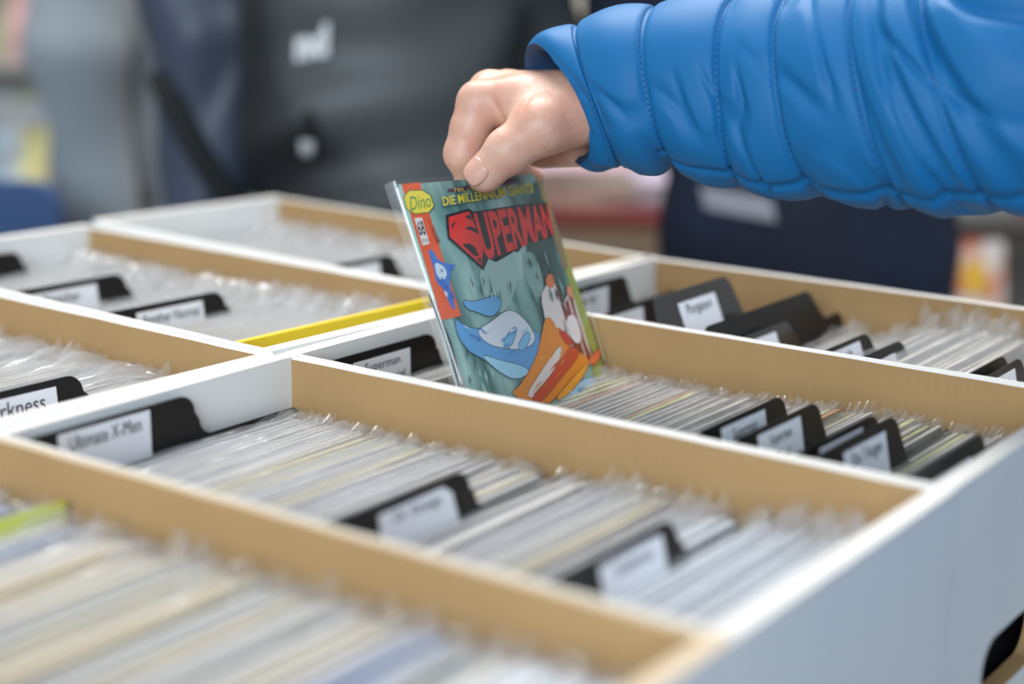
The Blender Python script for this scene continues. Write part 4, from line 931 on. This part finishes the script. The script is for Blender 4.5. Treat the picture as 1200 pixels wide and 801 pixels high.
for ci, (px, si, col, nm) in enumerate(covers):
    x = rack_x(px); z = SHZ[si]
    o = empty('display_comic'); o.matrix_world = rk.matrix_world if False else Matrix.Translation(rk.location) @ Matrix.Rotation(YAW, 4, 'Z') @ Matrix.Translation((x, 0.075 - 0.012 * (ci % 5), z + 0.001)) @ Matrix.Rotation(R(-14), 4, 'X')
    tag(o, nm + ' comic faced out on the display rack in the blurred background', 'comic', 'comics faced out on the display rack')
    m_ = mat('rack_cover_' + nm.replace(' ', '_'), col, 0.5, vary=(tuple(min(1, c * 1.7 + 0.05) for c in col), (1, 1, 1), 14, 0.45, 0.6))
    link('cover', box_mesh('cover', (-0.084, -0.003, 0), (0.084, 0.003, 0.26)), m_, o)
    link('title_band', box_mesh('title_band', (-0.078, -0.0042, 0.20), (0.078, -0.0032, 0.245)), mat('band_' + nm.replace(' ', '_'), tuple(min(1, 0.75 - c * 0.5) for c in col), 0.5), o)
# second table with comics on it, seen right of the hand and at the right edge
T2 = 2.75
t2 = empty('sales_table', at(900, 0, T2).to_2d().to_3d(), YAW); tag(t2, 'second table with dark red cloth edge behind the colourful comic', 'table')
zt2 = CAM.z + ray(710, 262).z * T2
red = mat('dark_red_cloth', (0.12, 0.006, 0.006), 0.85)
link('tabletop', box_mesh('tabletop', (-0.75, 0, zt2 - 0.028), (-0.14, 0.7, zt2), 0.004), red, t2)
link('cloth_front', box_mesh('cloth_front', (-0.75, -0.006, 0.1), (-0.14, 0.0, zt2 - 0.024)), mat('tan_board', (0.33, 0.25, 0.17), 0.8), t2)
for x in (-0.7, -0.2):
    for y in (0.05, 0.65): link('leg', tube_mesh('leg', [(x, y, 0), (x, y, zt2 - 0.03)], 0.015), M['steel'], t2)
t3 = empty('sales_table', at(900, 0, T2).to_2d().to_3d(), YAW); tag(t3, 'dark grey side table with magazine piles at the right photo edge', 'table')
zt3 = CAM.z + ray(1160, 272).z * T2; dgrey = mat('dark_grey_board', (0.05, 0.045, 0.045), 0.8)
link('tabletop', box_mesh('tabletop', (0.22, 0, zt3 - 0.03), (0.85, 0.7, zt3), 0.004), dgrey, t3)
for x in (0.25, 0.82):
    for y in (0.05, 0.65): link('leg', tube_mesh('leg', [(x, y, 0), (x, y, zt3 - 0.03)], 0.015), M['steel'], t3)
piles = [(640, 0.10, 5, (0.62, 0.60, 0.60), 'white'), (700, 0.08, 6, (0.68, 0.52, 0.48), 'pink'), (765, 0.10, 4, (0.56, 0.54, 0.62), 'pale lilac'), (668, 0.40, 9, (0.70, 0.66, 0.62), 'ivory'), (745, 0.42, 8, (0.68, 0.46, 0.42), 'salmon'), (1165, 0.12, 5, (0.62, 0.60, 0.60), 'light'), (1225, 0.14, 4, (0.60, 0.10, 0.08), 'red'), (1170, 0.42, 8, (0.34, 0.34, 0.36), 'grey')]
for px, y, n, col, nm in piles:
    x = (px - 900) / FPX * (T2 + y)
    for k in range(n):
        o = link('magazine', box_mesh('magazine', (-0.085, 0, 0), (0.085, 0.25, 0.011), 0.001), [mat('mag_%s_%d' % (nm, k), tuple(min(1, max(0, c * random.uniform(0.85, 1.15))) for c in col), 0.5)])
        o.matrix_world = Matrix.Translation(t2.location) @ Matrix.Rotation(YAW, 4, 'Z') @ Matrix.Translation((x, y, (zt2 if px < 1000 else zt3) + 0.0005 + k * 0.0118)) @ Matrix.Rotation(random.uniform(-0.1, 0.1), 4, 'Z')
        tag(o, ('topmost ' if k == n - 1 else 'bottom ' if k == 0 else '') + nm + ' magazine ' + ('of' if k in (0, n - 1) else 'inside') + ' the ' + nm + ' pile on the ' + ('red clothed' if px < 1000 else 'dark grey side') + ' table', 'magazine', 'magazine pile of ' + nm + ' issues on the second table')
# bright comic and post at the right edge, in front of the second table
xs_ = at(1138, 305, 2.3)
ob = empty('display_comic', (0, 0, 0)); ob.matrix_world = Matrix.Translation(at(1138, 345, 2.3)) @ Matrix.Rotation(YAW, 4, 'Z') @ Matrix.Rotation(R(-20), 4, 'X'); tag(ob, 'orange and white comic standing near the right photo edge behind the boxes', 'comic')
link('cover', box_mesh('cover', (-0.045, -0.003, -0.12), (0.045, 0.003, 0.075)), mat('orange_cover', (0.62, 0.16, 0.05), 0.5, vary=((0.75, 0.72, 0.70), (1, 1, 1), 18, 0.45, 0.55)), ob)
link('sun_print', box_mesh('sun_print', (-0.012, -0.0045, 0.0), (0.02, -0.0035, 0.045)), pm((0.85, 0.50, 0.05)), ob)
po = tag(empty('crate', at(1175, 0, 2.3).to_2d().to_3d(), YAW), 'stack crate with red front carrying the orange and white comic', 'crate')
zc_ = (at(1138, 345, 2.3)).z - 0.115
link('body', box_mesh('body', (-0.14, -0.10, 0.0), (0.30, 0.25, zc_), 0.006), mat('red_crate', (0.45, 0.02, 0.02), 0.5), po)
link('rim', box_mesh('rim', (-0.15, -0.11, zc_ - 0.03), (0.31, 0.26, zc_ - 0.004), 0.004), mat('grey_crate_rim', (0.25, 0.25, 0.27), 0.5), po)
print('single comics', ncomics)
